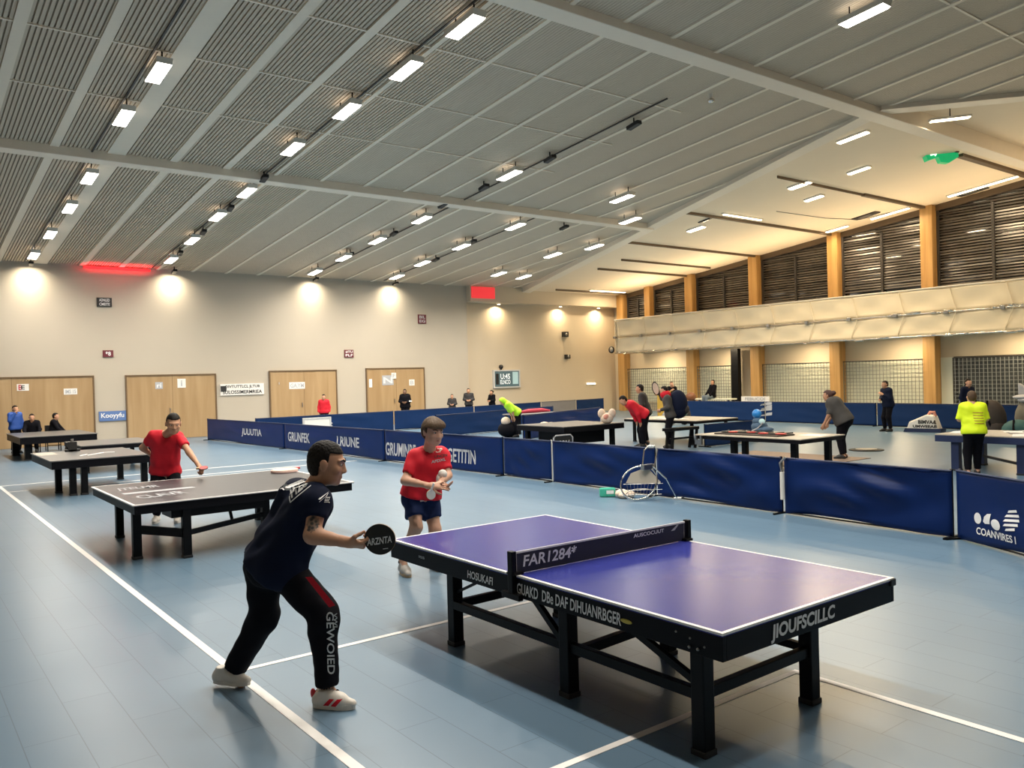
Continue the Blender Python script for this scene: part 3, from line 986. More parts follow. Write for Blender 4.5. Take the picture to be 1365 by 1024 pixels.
# small black track brackets beside the lamps
mt = bpy.data.objects.new('track_spotlight', None)
COL.objects.link(mt)
obj('arm', MB().tube([(0, 0, 0.03), (0, 0, -0.16)], 0.02, 6), M['black_metal'], mt)
mb = MB()
mb.bar((-0.02, -0.22, -0.16), (0.02, 0.22, -0.22), 0.16, 0.10)
obj('head', mb, M['black_plastic'], mt, bevel=0.02)
for i, (px, py, lab) in enumerate([(845, 165, 'black spotlight head alone on the ceiling track, nearest the camera'), (733, 210, 'black spotlight head on the ceiling track, between the nearest one and a lit lamp'), (645, 248, 'black spotlight head just before the cross beam, below a lit lamp'),
                                   (590, 272, 'black spotlight head hanging at the far cross beam'), (525, 310, 'black spotlight head between two middle row lamps, just past the far beam'), (467, 338, 'black spotlight head beside the fourth middle row lamp'),
                                   (424, 360, 'black spotlight head beside the last middle row lamp'), (581, 345, 'black spotlight head between the last lamps of the second row from the right'), (630, 321, 'black spotlight head beside the third lamp, second row from the right'),
                                   (534, 366, 'black spotlight head beside the lamp nearest the wall above the rightmost door'), (752, 302, 'black spotlight head just past the far beam near the diagonal edge'), (352, 236, 'dark bracket under the far beam in line with the long row'),
                                   (307, 276, 'dark bracket in the long row, second past the far beam'), (271, 308, 'dark bracket in the long row, third past the far beam'), (240, 336, 'dark bracket in the long row, nearest the back wall')]):
    p = on_ceiling(px, py, 0.15)
    o = mt if i == 0 else dup(mt, (0, 0, 0))
    o.location = (p.x, p.y, zs(p.y))
    tag(o, lab, 'spotlight', 'unlit spotlight heads on the dark ceiling')
# lit heads added by the back wall to brighten its top
def wall_wash(o, x, energy=26.0):
    l = area('wash_glow', (0, 0, 0), 0.10, 0.16, energy, (1.0, 0.88, 0.68), o, 2.3)
    p = Vector((x, 34.42, zs(34.42) - 0.30))
    l.location = p - o.location
    l.rotation_euler = (Vector((x, 35.0, 5.75)) - p).to_track_quat('-Z', 'Y').to_euler()


for px, py, lab in ((41, 344, 'added lit spotlight head at the wall end of the leftmost row'), (232, 348, 'added lit spotlight head at the wall end of the long row'), (421, 366, 'added lit spotlight head at the wall end of the middle row'), (527, 372, 'added lit spotlight head at the wall end of the row left of the diagonal one')):
    p = at_axis(px, py, 1, 34.42)
    o = dup(mt, (0, 0, 0), lab, 'added lit spotlight heads by the back wall')
    o.location = (p.x, 34.42, zs(34.42))
    o['category'] = 'spotlight'
    wall_wash(o, p.x)
# tracks carrying them
for x, y0, y1 in ((15.25, 13.5, 22.3), (15.25, 22.9, 34.6), (8.62, 22.9, 34.6), (4.25, 12.0, 34.6), (8.62, 10.0, 22.3), (18.95, 22.9, 34.6)):
    mb = MB()
    slat(mb, x, 0.035, y0, y1, -0.06, -0.03)
    trim(mb, M['mullion'])
p = on_ceiling(948, 133, 0.15)
t = thing('smoke_detector', 'small white detector hanging from the dark ceiling above the diagonal edge', 'detector', (p.x, p.y, zs(p.y)))
obj('base', MB().tube([(p.x, p.y, zs(p.y) + .03), (p.x, p.y, zs(p.y) - .12)], 0.05, 10), M['white_paint'], t)
obj('dome', MB().ball((p.x, p.y, zs(p.y) - .17), (0.09, 0.09, 0.06), 10, 6), M['chrome'], t, smooth=True)

# warm ceiling lamps: recessed ovals and slim strips
WL_ = [(1137, 184, 1.0, .24, 'y', 'bright strip lamp on the warm ceiling just below the near cross beam'), (1066, 248, .85, .3, 'y', 'oval lamp of the warm ceiling left end of the short cable'), (1145, 228, .8, .22, 'y', 'oval lamp of the warm ceiling at the right end of the short cable'),
       (1085, 265, .75, .26, 'y', 'small oval lamp just below the pair joined by a cable'), (928, 306, .85, .3, 'y', 'oval lamp of the warm ceiling beside the diagonal edge'), (990, 290, 2.5, .12, 'x', 'slim strip lamp lying across the warm ceiling along a joint'),
       (1266, 141, 1.1, .2, 'd', 'strip lamp at the near end of the diagonal edge, upper right')]
for px, py, L, W, ax, lab in WL_:
    p = on_ceiling(px, py, 0.06, True)
    z = zb(p.y)
    t = thing('ceiling_light', lab, 'ceiling light', (p.x, p.y, z), 'lamps of the warm ceiling')
    d = Vector((1, 0, 0)) if ax == 'x' else (Vector((0.0, 1, -0.108)) if ax == 'y' else Vector((0.75, -0.65, 0.07)))
    d.normalize()
    drop = 0.0 if ax != 'd' else 0.38
    if drop:
        obj('hanger', MB().tube([(p.x, p.y, z), (p.x, p.y, z - drop)], 0.015, 6), M['black_metal'], t)
    c = Vector((p.x, p.y, z - drop))
    obj('frame', MB().bar(c - d * L / 2 - Vector((0, 0, .02)), c + d * L / 2 - Vector((0, 0, .02)), W, 0.06), M['white_paint'], t, bevel=0.01)
    obj('diffuser', MB().bar(c - d * L * .47 - Vector((0, 0, .06)), c + d * L * .47 - Vector((0, 0, .06)), W * .86, 0.03), M['lamp_warm'], t, bevel=0.008)
    l = area('lamp_glow', (0, 0, -0.12 - drop), W if ax != 'x' else L, L if ax != 'x' else W, LE * 1.7, WARM, t, 3.1)
for ya, yb_, lab in ((19.6, 20.7, 'warm strip lamp over the windows, farther of the slim strips'), (16.9, 18.6, 'warm strip lamp over the windows left of the near column'), (12.8, 15.4, 'warm strip lamp over the windows right of the near column')):
    t = thing('ceiling_light', lab, 'ceiling light', (33.6, (ya + yb_) / 2, zb((ya + yb_) / 2)), 'lamps of the warm ceiling')
    obj('frame', MB().bar((33.6, ya, zb(ya) - .02), (33.6, yb_, zb(yb_) - .02), 0.2, 0.06), M['white_paint'], t)
    obj('diffuser', MB().bar((33.6, ya + .05, zb(ya) - .06), (33.6, yb_ - .05, zb(yb_) - .06), 0.15, 0.03), M['lamp_warm'], t)
    area('lamp_glow', (0, 0, -0.12), 0.15, yb_ - ya, LE * .8, WARM, t)
t = thing('ceiling_light', 'warm strip lamp in the far corner over the last window', 'ceiling light', (32.6, 33.6, zb(33.6)), 'lamps of the warm ceiling')
obj('frame', MB().bar((31.2, 33.6, zb(33.6) - .02), (34.0, 33.6, zb(33.6) - .02), 0.2, 0.06), M['white_paint'], t)
obj('diffuser', MB().bar((31.3, 33.6, zb(33.6) - .06), (33.9, 33.6, zb(33.6) - .06), 0.15, 0.03), M['lamp_warm'], t)
area('lamp_glow', (0, 0, -0.12), 2.4, 0.15, LE * .8, WARM, t)
# warm lamps of the near end of the side hall, beyond the right edge of the photo
for i, (x, y) in enumerate(((29.0, 8.0), (31.5, 3.5))):
    t = thing('ceiling_light', 'warm oval lamp of the side ceiling beyond the near end of the windows, %s' % ('inner' if i == 0 else 'outer'), 'ceiling light', (x, y, zb(y)), 'lamps of the warm ceiling')
    obj('frame', MB().cbox((x, y, zb(y) - .02), (0.3, 0.9, 0.12)), M['white_paint'], t)
    obj('diffuser', MB().cbox((x, y, zb(y) - .09), (0.24, 0.8, 0.05)), M['lamp_warm'], t)
    area('lamp_glow', (0, 0, -0.16), 0.3, 0.9, LE, WARM, t)
for i, (x, lab) in enumerate(((26.0, 'round downlight under the bulkhead above the scoreboard screen'), (30.3, 'round downlight under the bulkhead above the box speakers'), (33.2, 'round downlight under the bulkhead in the far corner'))):
    t = thing('downlight', lab, 'downlight', (x, 35.05, 6.05), 'downlights under the bulkhead')
    obj('ring', MB().tube([(x, 35.05, 6.06), (x, 35.05, 6.0)], 0.10, 14), M['white_paint'], t)
    obj('diffuser', MB().tube([(x, 35.05, 6.01), (x, 35.05, 5.985)], 0.08, 14), M['lamp_warm'], t)
    area('lamp_glow', (0, 0, -0.08), 0.16, 0.16, 45, WARM, t, 2.6)
red = [o for o in bpy.data.objects if o.name.startswith('wall_sconce') and 'strip' in o['label']][0]
l = area('red_glow', tuple(Vector((7.4, 34.60, 6.68)) - red.location), 2.3, 0.1, 28, (1, 0.03, 0.04), red, 3.1)
l.rotation_euler = (math.radians(155), 0, 0)

for px, py, lab in ((1296, 255, 'black ceiling vent over the near windows, right of the near column'), (1154, 287, 'black ceiling vent over the window left of the near column'), (940, 305 - 12, 'thin black ceiling slot beside an oval lamp')):
    p = on_ceiling(px, py, 0.0, True)
    t = thing('ceiling_vent', lab, 'vent', (p.x, p.y, zb(p.y)))
    s = 0.55 if px > 1000 else 0.35
    obj('frame', MB().bar((p.x - s * .1, p.y - s, zb(p.y - s) - .02), (p.x + s * .1, p.y + s, zb(p.y + s) - .02), 0.38 if px > 1000 else .1, 0.05), M['mullion'], t)
    obj('grille', MB().bar((p.x - s * .1, p.y - s * .5, zb(p.y - s * .5) - .05), (p.x + s * .1, p.y + s * .5, zb(p.y + s * .5) - .05), 0.3 if px > 1000 else .06, 0.03), M['steel'], t)

# green emergency exit sign hanging at the near cross beam
c = at_axis(1257, 205, 1, 12.9)
gs = thing('exit_sign', 'glowing green emergency exit sign hanging from the near cross beam', 'sign', tuple(c))
k = depth(c) / FPX
d1 = (CR * 1.0 + Vector((0, 0, 0.20))).normalized()
u1 = Vector((0, 0, 1))
n1 = d1.cross(u1).normalized()
mb = MB()


def P2(a, b, e=0.0):
    return c + CR * (a * k) + Vector((0, 0, 1)) * (-b * k) + n1 * e


mb.prism([P2(-24, -1), P2(-20, 9), P2(-6, 4), P2(-2, -9), P2(-10, -4)], n1 * -0.25)
obj('sign_wing', mb, M['green_glow'], gs)
mb = MB()
mb.prism([P2(-6, 4), P2(-3, 11), P2(8, 12), P2(21, 4), P2(20, -7), P2(10, -10), P2(-2, -9)], n1 * -0.22)
obj('sign_body', mb, M['green_glow'], gs)
mb = MB()
mb.bar(P2(-17, 2.0, .02), P2(-9, -0.5, .02), 2.0 * k, 0.02, up=n1)
mb.bar(P2(-12, -2.5, .02), P2(-9, -0.5, .02), 1.5 * k, 0.02, up=n1)
mb.bar(P2(-11, 3.0, .02), P2(-9, -0.5, .02), 1.5 * k, 0.02, up=n1)
obj('pictogram', mb, M['green_white'], gs)
obj('status_lamp', MB().ball(P2(10, -13, -.1), (0.06, 0.06, 0.13), 10, 8), M['green_white'], gs, smooth=True)
obj('status_lamp', MB().ball(P2(1, -8, -.02), (0.08, 0.06, 0.09), 10, 8), M['green_white'], gs, smooth=True)
obj('bracket', MB().bar(P2(14, -8, -.15), Vector((P2(14, -8).x, P2(14, -8).y - 0.15, zb(P2(14, -8).y) + .02)), 0.12, 0.12), M['gap'], gs)
area('exit_sign_glow', (0, 0, 0.1), 0.3, 0.3, 6, (0.1, 1, 0.35), gs)
# ================================================================== TABLES
def slab_table(name, label, x0, x1, y0, y1, h, top_m, apron_h, legs, leg_w=0.09, lines=True, inset=0.0, line_w=0.022, mid=False, rim=0.02, apron_m=None, leg_m=None):
    """table with playing surface, painted edge lines, apron on four sides and separate legs (x, y)"""
    apron_m = apron_m or M['apron']
    leg_m = leg_m or M['black_metal']
    t = thing(name, label, 'table', ((x0 + x1) / 2, (y0 + y1) / 2, 0))
    obj('tabletop', MB().box((x0, y0, h - rim), (x1, y1, h)), top_m, t)
    if lines:
        e = 0.0012
        for nm, a in (('edge_line', (x0, y0, x0 + line_w, y1)), ('edge_line', (x1 - line_w, y0, x1, y1)), ('edge_line', (x0 + line_w, y0, x1 - line_w, y0 + line_w)), ('edge_line', (x0 + line_w, y1 - line_w, x1 - line_w, y1))):
            obj(nm, MB().box((a[0] - (0.004 if a[0] == x0 else 0), a[1] - (0.004 if a[1] == y0 else 0), h - rim * .6), (a[2] + (0.004 if a[2] == x1 else 0), a[3] + (0.004 if a[3] == y1 else 0), h + e)), M['white_line'], t)
    i = inset
    z1 = h - rim
    z0 = z1 - apron_h
    for a in ((x0 + i, y0 + i, x0 + i + .03, y1 - i), (x1 - i - .03, y0 + i, x1 - i, y1 - i), (x0 + i + .03, y0 + i, x1 - i - .03, y0 + i + .03), (x0 + i + .03, y1 - i - .03, x1 - i - .03, y1 - i)):
        obj('apron', MB().box((a[0], a[1], z0), (a[2], a[3], z1)), apron_m, t, bevel=0.004)
    for lx, ly in legs:
        lg = obj('leg', MB().box((lx - leg_w / 2, ly - leg_w / 2, 0.02), (lx + leg_w / 2, ly + leg_w / 2, z0 + 0.004)), leg_m, t, bevel=0.008)
        obj('foot', MB().box((lx - leg_w / 2 - .006, ly - leg_w / 2 - .006, 0.0), (lx + leg_w / 2 + .006, ly + leg_w / 2 + .006, 0.035)), M['black_plastic'], lg, bevel=0.006)
    return t


X0, X1, Y0, Y1, TH = 3.485, 5.24, 2.80, 6.375, 0.72
mt_ = slab_table('table_tennis_table', 'large blue table tennis table with black apron and net, nearest the camera', X0, X1, Y0, Y1, TH, M['table_blue'], 0.135, [(3.555, 5.48), (3.535, 4.10), (3.54, 2.99), (4.60, 3.02), (4.62, 4.22), (4.66, 5.5)], 0.092, apron_m=M['apron'])
B_ = M['black_metal']
obj('stretcher', MB().bar((3.535, 5.48, 0.33), (3.535, 2.99, 0.33), 0.05, 0.065), B_, mt_, bevel=0.006)
obj('stretcher', MB().bar((3.535, 3.0, 0.33), (4.60, 3.02, 0.33), 0.05, 0.065), B_, mt_, bevel=0.006)
obj('stretcher', MB().bar((3.52, 4.12, 0.26), (4.62, 4.22, 0.26), 0.06, 0.065), B_, mt_, bevel=0.006)
obj('stretcher', MB().bar((3.55, 5.48, 0.32), (4.66, 5.5, 0.32), 0.05, 0.065), B_, mt_, bevel=0.006)
obj('stretcher', MB().bar((4.63, 3.02, 0.33), (4.66, 5.5, 0.33), 0.05, 0.05), B_, mt_, bevel=0.006)
obj('brace', MB().bar((3.53, 3.03, 0.40), (3.53, 3.62, 0.62), 0.035, 0.045), B_, mt_, bevel=0.004)
obj('brace', MB().bar((3.52, 4.14, 0.36), (3.52, 4.45, 0.60), 0.035, 0.045), B_, mt_, bevel=0.004)
obj('brace', MB().bar((3.55, 5.45, 0.42), (3.55, 5.05, 0.60), 0.018, 0.02), B_, mt_)
obj('brace', MB().bar((4.58, 3.02, 0.44), (4.36, 3.02, 0.60), 0.03, 0.035), B_, mt_, bevel=0.004)
obj('brace', MB().bar((4.62, 4.19, 0.36), (4.62, 3.9, 0.60), 0.035, 0.045), B_, mt_, bevel=0.004)
obj('frame_beam', MB().box((3.56, 2.9, 0.565), (3.62, 6.27, 0.62)), B_, mt_)
obj('frame_beam', MB().box((4.58, 2.9, 0.565), (4.64, 6.27, 0.62)), B_, mt_)
for yy in (2.99,):
    for dy in (-.03, .03):
        obj('bolt', MB().ball((3.474, yy + dy, 0.60), 0.009, 8, 6), M['steel'], mt_)
# lettering on the apron (left long side faces -X, near end faces -Y)
text('lettering', 'GUAKD  DBe DAF DIHUANRBGER', M['print_white'], mt_, (3.484, 4.06, 0.632), (0, -1, 0), (0, 0, 1), 1.02, 0.078, 0.004, shear=0.1)
text('lettering', 'HOSUKAFI', M['print_white'], mt_, (3.484, 5.02, 0.625), (0, -1, 0), (0, 0, 1), 0.33, 0.06, 0.004, shear=0.1)
text('lettering', 'JIOUFSCILLC', M['print_white'], mt_, (4.22, 2.799, 0.628), (1, 0, 0), (0, 0, 1), 0.64, 0.105, 0.004, shear=0.1, bold=0.035)
text('lettering', 'ISS', M['print_grey'], mt_, (3.484, 5.85, 0.645), (0, -1, 0), (0, 0, 1), 0.09, 0.02, 0.003)
obj('yellow_tag', MB().ball((3.483, 3.51, 0.63), (0.004, 0.05, 0.014), 12, 6), M['tape_yellow'], mt_, smooth=True)
for yy, zz in ((3.12, 0.66), (3.02, 0.645), (2.92, 0.62)):
    obj('screw', MB().ball((3.483, yy, zz), 0.007, 8, 6), M['steel'], mt_)
obj('corner_cap', MB().box((X0 - .012, Y1 - .05, TH - 0.05), (X0 + 0.05, Y1 + .012, TH - 0.004)), M['black_plastic'], mt_, bevel=0.006)
obj('corner_cap', MB().box((X1 - .05, Y0 - .012, TH - 0.05), (X1 + 0.012, Y0 + .05, TH - 0.004)), M['black_plastic'], mt_, bevel=0.006)

# the net is clamped on: a thing of its own
net = thing('table_tennis_net', 'dark mesh net with white top tape across the blue table', 'net', (4.36, 4.58, TH))
NY0, NY1 = 4.60, 4.56      # y at the left and right posts
NH = 0.155


def netp(u, z):
    return Vector((3.50 + (5.225 - 3.50) * u, NY0 + (NY1 - NY0) * u, z))


mb = MB()
n = 230
for i in range(n + 1):
    p = netp(i / n, TH + 0.008)
    mb.box((p.x - .0022, p.y - .0022, p.z), (p.x + .0022, p.y + .0022, TH + NH - 0.01))
for j in range(18):
    z = TH + 0.010 + j * (NH - 0.02) / 17
    mb.bar(netp(0, z), netp(1, z), 0.004, 0.006)
obj('mesh', mb, M['net'], net)
obj('top_tape', MB().bar(netp(0, TH + NH - .004), netp(1, TH + NH - .004), 0.010, 0.014), M['white_line'], net)
obj('bottom_cord', MB().bar(netp(0, TH + .006), netp(1, TH + .006), 0.006, 0.006), M['black_plastic'], net)
mb = MB()
for u in (0.004, 0.996):
    mb.bar(netp(u, TH + 0.005), netp(u, TH + NH), 0.004, 0.008, up=(1, 0, 0))
obj('side_tape', mb, M['white_line'], net)
pl = obj('post', MB().box((3.445, 4.575, 0.56), (3.487, 4.63, TH + NH + 0.012)), M['black_metal'], net, bevel=0.006)
obj('clamp', MB().box((3.44, 4.50, 0.555), (3.482, 4.70, 0.60)), M['black_metal'], net, bevel=0.006)
obj('clamp', MB().box((3.45, 4.56, TH), (3.54, 4.65, TH + 0.02)), M['black_metal'], net, bevel=0.004)
obj('post', MB().box((5.235, 4.53, 0.62), (5.275, 4.585, TH + NH + 0.012)), M['black_metal'], net, bevel=0.006)
obj('clamp', MB().box((5.19, 4.51, TH), (5.27, 4.60, TH + 0.02)), M['black_metal'], net, bevel=0.004)
p = netp(0.16, TH + 0.085)
text('lettering', 'FAR1284*', M['print_white'], net, (3.80, 4.582, TH + .088), (1, -.02, 0), (0, 0, 1), 0.50, 0.085, 0.003, shear=0.15)
text('lettering', 'AUSCOCUUT', M['print_white'], net, (4.80, 4.558, TH + .118), (1, -.02, 0), (0, 0, 1), 0.34, 0.03, 0.003)
mb = MB().prism([(5.06, 4.558, TH + .10), (5.10, 4.558, TH + .10), (5.15, 4.558, TH + .14), (5.13, 4.558, TH + .14)], (0, -0.003, 0))
obj('sticker', mb, M['print_grey'], net)

# tables of the left side
t1 = slab_table('table_tennis_table', 'dark grey table tennis table behind the crouching player in navy', 2.30, 5.15, 10.42, 12.87, TH, M['table_grey'], 0.10, [(2.43, 10.86), (2.92, 10.50), (4.10, 11.0), (4.55, 10.6), (4.6, 12.6), (2.6, 12.6)], 0.10, lines=True, inset=0.02, line_w=0.03)
obj('stretcher', MB().bar((2.92, 10.5, 0.30), (4.10, 11.0, 0.34), 0.05, 0.06), B_, t1)
obj('stretcher', MB().bar((4.10, 11.0, 0.34), (4.55, 10.6, 0.34), 0.05, 0.06), B_, t1)
obj('stretcher', MB().bar((2.45, 10.86, 0.36), (2.92, 10.5, 0.30), 0.05, 0.10), B_, t1)
obj('under_box', MB().box((2.75, 10.5, 0.50), (3.9, 10.95, 0.62)), B_, t1, bevel=0.01)
obj('strut', MB().bar((3.72, 11.2, 0.25), (3.66, 11.2, 0.56), 0.035, 0.035), B_, t1)
text('lettering', 'JTELMR', M['print_grey'], t1, (2.75, 12.15, TH + .001), (1, 0, 0), (0, 1, 0), 0.55, 0.34, 0.002, shear=0.2)
text('lettering', 'CLAVR', M['print_grey'], t1, (2.8, 11.15, TH + .001), (1, 0.2, 0), (-.2, 1, 0), 0.6, 0.34, 0.002, shear=0.2)
obj('printed_band', MB().box((2.45, 11.55, TH), (3.35, 11.72, TH + .002)), M['print_grey'], t1)
t2 = slab_table('table_tennis_table', 'dark slate table left of the man in red, with a white pen mark on top', 2.55, 4.42, 18.15, 20.9, TH, M['table_slate'], 0.15, [(2.80, 19.0), (2.95, 18.3), (3.15, 17.72 + .55), (4.3, 18.4), (4.3, 20.6)], 0.12, lines=False, inset=0.02)
obj('marking', MB().tube([(3.2, 19.0, TH + .004), (3.4, 19.3, TH + .004), (3.35, 19.0, TH + .004), (3.55, 19.25, TH + .004), (3.75, 19.5, TH + .004), (3.95, 19.4, TH + .004)], 0.012, 4), M['print_white'], t2)
obj('painted_corner_glare', MB().box((2.58, 19.9, TH), (2.95, 20.85, TH + .002)), M['table_pale'], t2)  # pale sheet on the tabletop paints a glare at its corner
t3 = slab_table('table_tennis_table', 'dark slate table far left in front of the seated people', 3.18, 5.30, 28.3, 31.6, TH, M['table_slate'], 0.20, [(3.45, 28.7), (4.75, 28.5), (4.95, 31.2), (3.4, 31.2)], 0.2, lines=False, inset=0.02)
t4 = slab_table('table_tennis_table', 'low dark table showing only its edge between the two left tables', 3.85, 5.7, 22.6, 25.0, 0.70, M['table_slate'], 0.10, [(4.0, 22.8), (5.5, 22.8), (5.5, 24.8), (4.0, 24.8)], 0.10, lines=False)
p = Vector((3.3, 20.0, TH))
t = thing('table_clamp', 'small black clamp standing on the slate table by its far edge', 'clamp', (3.30, 20.6, TH))
obj('body', MB().box((3.24, 20.55, TH), (3.42, 20.65, TH + .22)).box((3.18, 20.55, TH), (3.48, 20.65, TH + .05)), M['black_plastic'], t, bevel=0.01)
obj('screw', MB().tube([(3.33, 20.6, TH + .2), (3.33, 20.6, TH + .28)], 0.03, 8), M['steel'], t)

# right hand tables
r1 = slab_table('table', 'pale topped table with rounded look before the woman in the grey shirt', 14.45, 16.05, 9.55, 12.25, TH, M['table_pale'], 0.08, [(14.75, 11.4), (14.75, 9.9), (15.8, 11.9), (15.8, 9.8)], 0.12, lines=False, inset=0.02)
obj('rail', MB().bar((14.75, 11.4, .62), (14.75, 9.9, .62), 0.04, 0.05), B_, r1)
tag_mesh('floor_mat', MB().box((15.6, 10.2, 0.0), (18.2, 13.4, 0.012)), M['mat_brown'], 'flat brown floor mat under the pale table behind the barrier', 'mat')
r2 = slab_table('table', 'table with thick navy edge covered with papers, right edge of the photo', 16.9, 18.5, 4.6, 8.1, 0.73, M['table_pale'], 0.13, [(17.05, 7.75), (17.05, 6.55), (18.3, 7.8), (18.3, 4.9), (17.05, 4.9)], 0.15, lines=False, apron_m=M['table_navy'], leg_m=M['table_navy'])
obj('stretcher', MB().bar((17.05, 6.55, .2), (17.05, 4.9, .2), 0.05, 0.05), B_, r2)
obj('stretcher', MB().bar((17.05, 6.55, .2), (18.3, 7.8, .2), 0.05, 0.05), B_, r2)
r3 = slab_table('table', 'pale topped table behind the huddle, with a blue barrier in front', 18.5, 20.4, 15.6, 18.5, TH, M['table_pale'], 0.07, [(18.65, 15.9), (20.2, 15.9), (20.2, 18.2), (18.65, 18.2)], 0.08, lines=False)
r4 = slab_table('table', 'dark cluttered table in front of the huddled people', 14.7, 17.0, 17.0, 19.1, TH, M['table_slate'], 0.14, [(14.95, 17.2), (16.7, 17.2), (16.7, 18.9), (14.95, 18.9)], 0.12, lines=False)
obj('under_box', MB().box((15.1, 17.3, 0.2), (16.5, 18.6, 0.56)), B_, r4, bevel=0.02)
t = thing('bench', 'low black metal bench right of the huddle, legs slanting', 'bench', (17.6, 15.35, 0))
obj('seat', MB().box((16.95, 15.2, 0.52), (18.15, 15.5, 0.60)), B_, t, bevel=0.01)
for a in (((17.05, 15.25, 0), (17.12, 15.25, .54)), ((18.0, 15.25, 0), (18.1, 15.25, .54)), ((17.05, 15.45, 0), (17.12, 15.45, .54)), ((18.0, 15.45, 0), (18.1, 15.45, .54))):
    obj('leg', MB().bar(a[0], a[1], 0.06, 0.06), B_, t)
obj('stretcher', MB().bar((17.08, 15.35, .3), (18.05, 15.35, .3), 0.04, 0.05), B_, t)
# white framed board standing under the dark table
t = thing('framed_board', 'small framed board with white scribble leaning under the cluttered table', 'board', (14.5, 16.75, 0))
obj('panel', MB().box((14.15, 16.80, 0.04), (14.8, 16.83, 0.5)), M['black_plastic'], t)
mb = MB().tube([(14.15, 16.79, .04), (14.15, 16.79, .46), (14.22, 16.79, .52), (14.74, 16.79, .52), (14.82, 16.79, .44), (14.82, 16.79, .04)], 0.02, 6, closed=True)
obj('frame', mb, M['print_grey'], t)
text('lettering', 'TON', M['print_white'], t, (14.48, 16.78, .27), (1, 0, 0), (0, 0, 1), 0.42, 0.22, 0.005, shear=0.4)

# ================================================================== BARRIERS
def barrier(label, a, b, h=0.84, m=None, seed=0, fold=0.03, texts=(), post=(False, True), post_m=None, group='navy court barriers', foot=True, z0=0.035, sag=0.0):
    a, b = Vector((a[0], a[1], 0)), Vector((b[0], b[1], 0))
    d = (b - a)
    L = d.length
    d.normalize()
    nrm = Vector((d.y, -d.x, 0))
    if nrm.dot(a) > 0:
        nrm = -nrm           # towards the camera side
    m = m or M['vinyl']
    t = thing('barrier', label, 'barrier', tuple((a + b) / 2), group)
    rnd = random.Random(seed)
    ph = [rnd.uniform(0, 6) for _ in range(6)]

    def f(u, v):
        edge = min(1, min(u, 1 - u) * 8)
        w = math.sin(5.2 * u * L / 2.6 + 3.6 * v + ph[0]) * .45 + math.sin(9 * v - 4.0 * u * L / 2.6 + ph[1]) * .3 + math.sin(11 * u * L / 2.6 + 7 * v + ph[2]) * .2
        w += 0.6 * math.exp(-((u - .25 - .5 * v) * 5) ** 2) * math.sin(14 * (u + v) + ph[3])
        off = fold * w * edge * (0.35 + 0.65 * math.sin(PI * min(1, v * .9 + .05)))
        zz = z0 + (h - z0) * v - sag * math.sin(PI * u) * v - (0.02 * math.sin(PI * u * 2 + ph[4]) * (1 - v) if fold > 0.01 else 0)
        return a + d * (0.03 + (L - 0.06) * u) + nrm * off + Vector((0, 0, max(zz, 0.012)))
    nu = max(6, min(64, int(L / 0.06)))
    cl = obj('cloth', MB().grid(f, nu, 14, nrm * -0.012), m, t, smooth=True)
    obj('top_hem', MB().tube([a + d * .03 + Vector((0, 0, h - .008)), b - d * .03 + Vector((0, 0, h - .008))], 0.013, 6), M['vinyl_dark'], t)
    obj('bottom_rail', MB().tube([a + d * .03 + Vector((0, 0, .025)) - nrm * .02, b - d * .03 + Vector((0, 0, .025)) - nrm * .02], 0.012, 6), M['black_metal'], t)
    for q, on in ((a, post[0]), (b, post[1])):
        if on:
            pp = q - nrm * .03 + (d * .045 if q is a else d * -.045)
            ps = obj('post', MB().tube([pp, pp + Vector((0, 0, h + .01))], 0.02, 8), post_m or M['black_metal'], t)
            if foot:
                obj('foot', MB().bar(pp - nrm * .22 + Vector((0, 0, .012)), pp + nrm * .2 + Vector((0, 0, .012)), 0.035, 0.024), M['black_metal'], ps)
    if texts:
        bv = bvh_of(cl)
        xd = d if d.dot(CR) > 0 else -d
        for s, u, z, w, hh, tm in texts:
            c = a + d * (L * u) + Vector((0, 0, z)) + nrm * .2
            text('lettering', s, tm, t, c, xd, (0, 0, 1), w, hh, 0.006, bvh=bv, bdir=-nrm)
    return t, a, b, d, nrm, cl


BX = 10.42
PW, PG = M['print_white'], M['print_grey']
main = [((9.95, 32.6), (10.25, 25.6), 'navy barrier panel with pale lettering, farthest left end of the long barrier', [('JUUUTIA', .62, .42, 1.75, .3, PG)]),
        ((10.25, 25.6), (10.40, 19.2), 'navy barrier panel with pale lettering behind the head of the crouching player', [('GRUNFEK', .17, .42, 1.6, .3, PG), ('LRIUNE', .68, .42, 1.35, .28, PG)]),
        ((10.40, 19.2), (10.50, 14.15), 'navy barrier panel with large pale lettering right behind the standing player in red', [('GRUMINRE', .16, .34, 1.5, .34, PG), ('GETITIN', .69, .34, 1.1, .32, PG)]),
        ((10.50, 14.15), (10.52, 12.55), 'narrow plain navy barrier panel left of the white post', []),
        ((10.52, 12.55), (10.48, 9.75), 'plain navy barrier panel right of the white post, beside the ring frame', []),
        ((10.48, 9.75), (10.42, 7.2), 'creased navy barrier panel between the ring frame and the taped post', []),
        ((10.42, 7.2), (10.30, 4.72), 'heavily creased navy barrier panel in front of the woman in grey', [])]
for i, (a, b, lab, tx) in enumerate(main):
    white = i == 3
    r = barrier(lab, a, b, 0.83, M['vinyl'], i * 3 + 1, (0.012, 0.015, 0.02, 0.025, 0.04, 0.06, 0.075)[i], tx, (i == 0, True), M['white_paint'] if white else M['black_metal'])
    if i == 5:
        q = Vector((10.42, 7.2, 0)) - Vector((.045, .02, 0))
        obj('taped_sleeve', MB().tube([q + Vector((0, 0, .22)), q + Vector((0, 0, .62))], 0.032, 8), M['white_paint'], r[0])
        obj('strap', MB().tube([q + Vector((0, 0, .62)), q + Vector((.0, .03, .75)), q + Vector((.02, -.05, .84))], 0.02, 6), M['steel'], r[0])
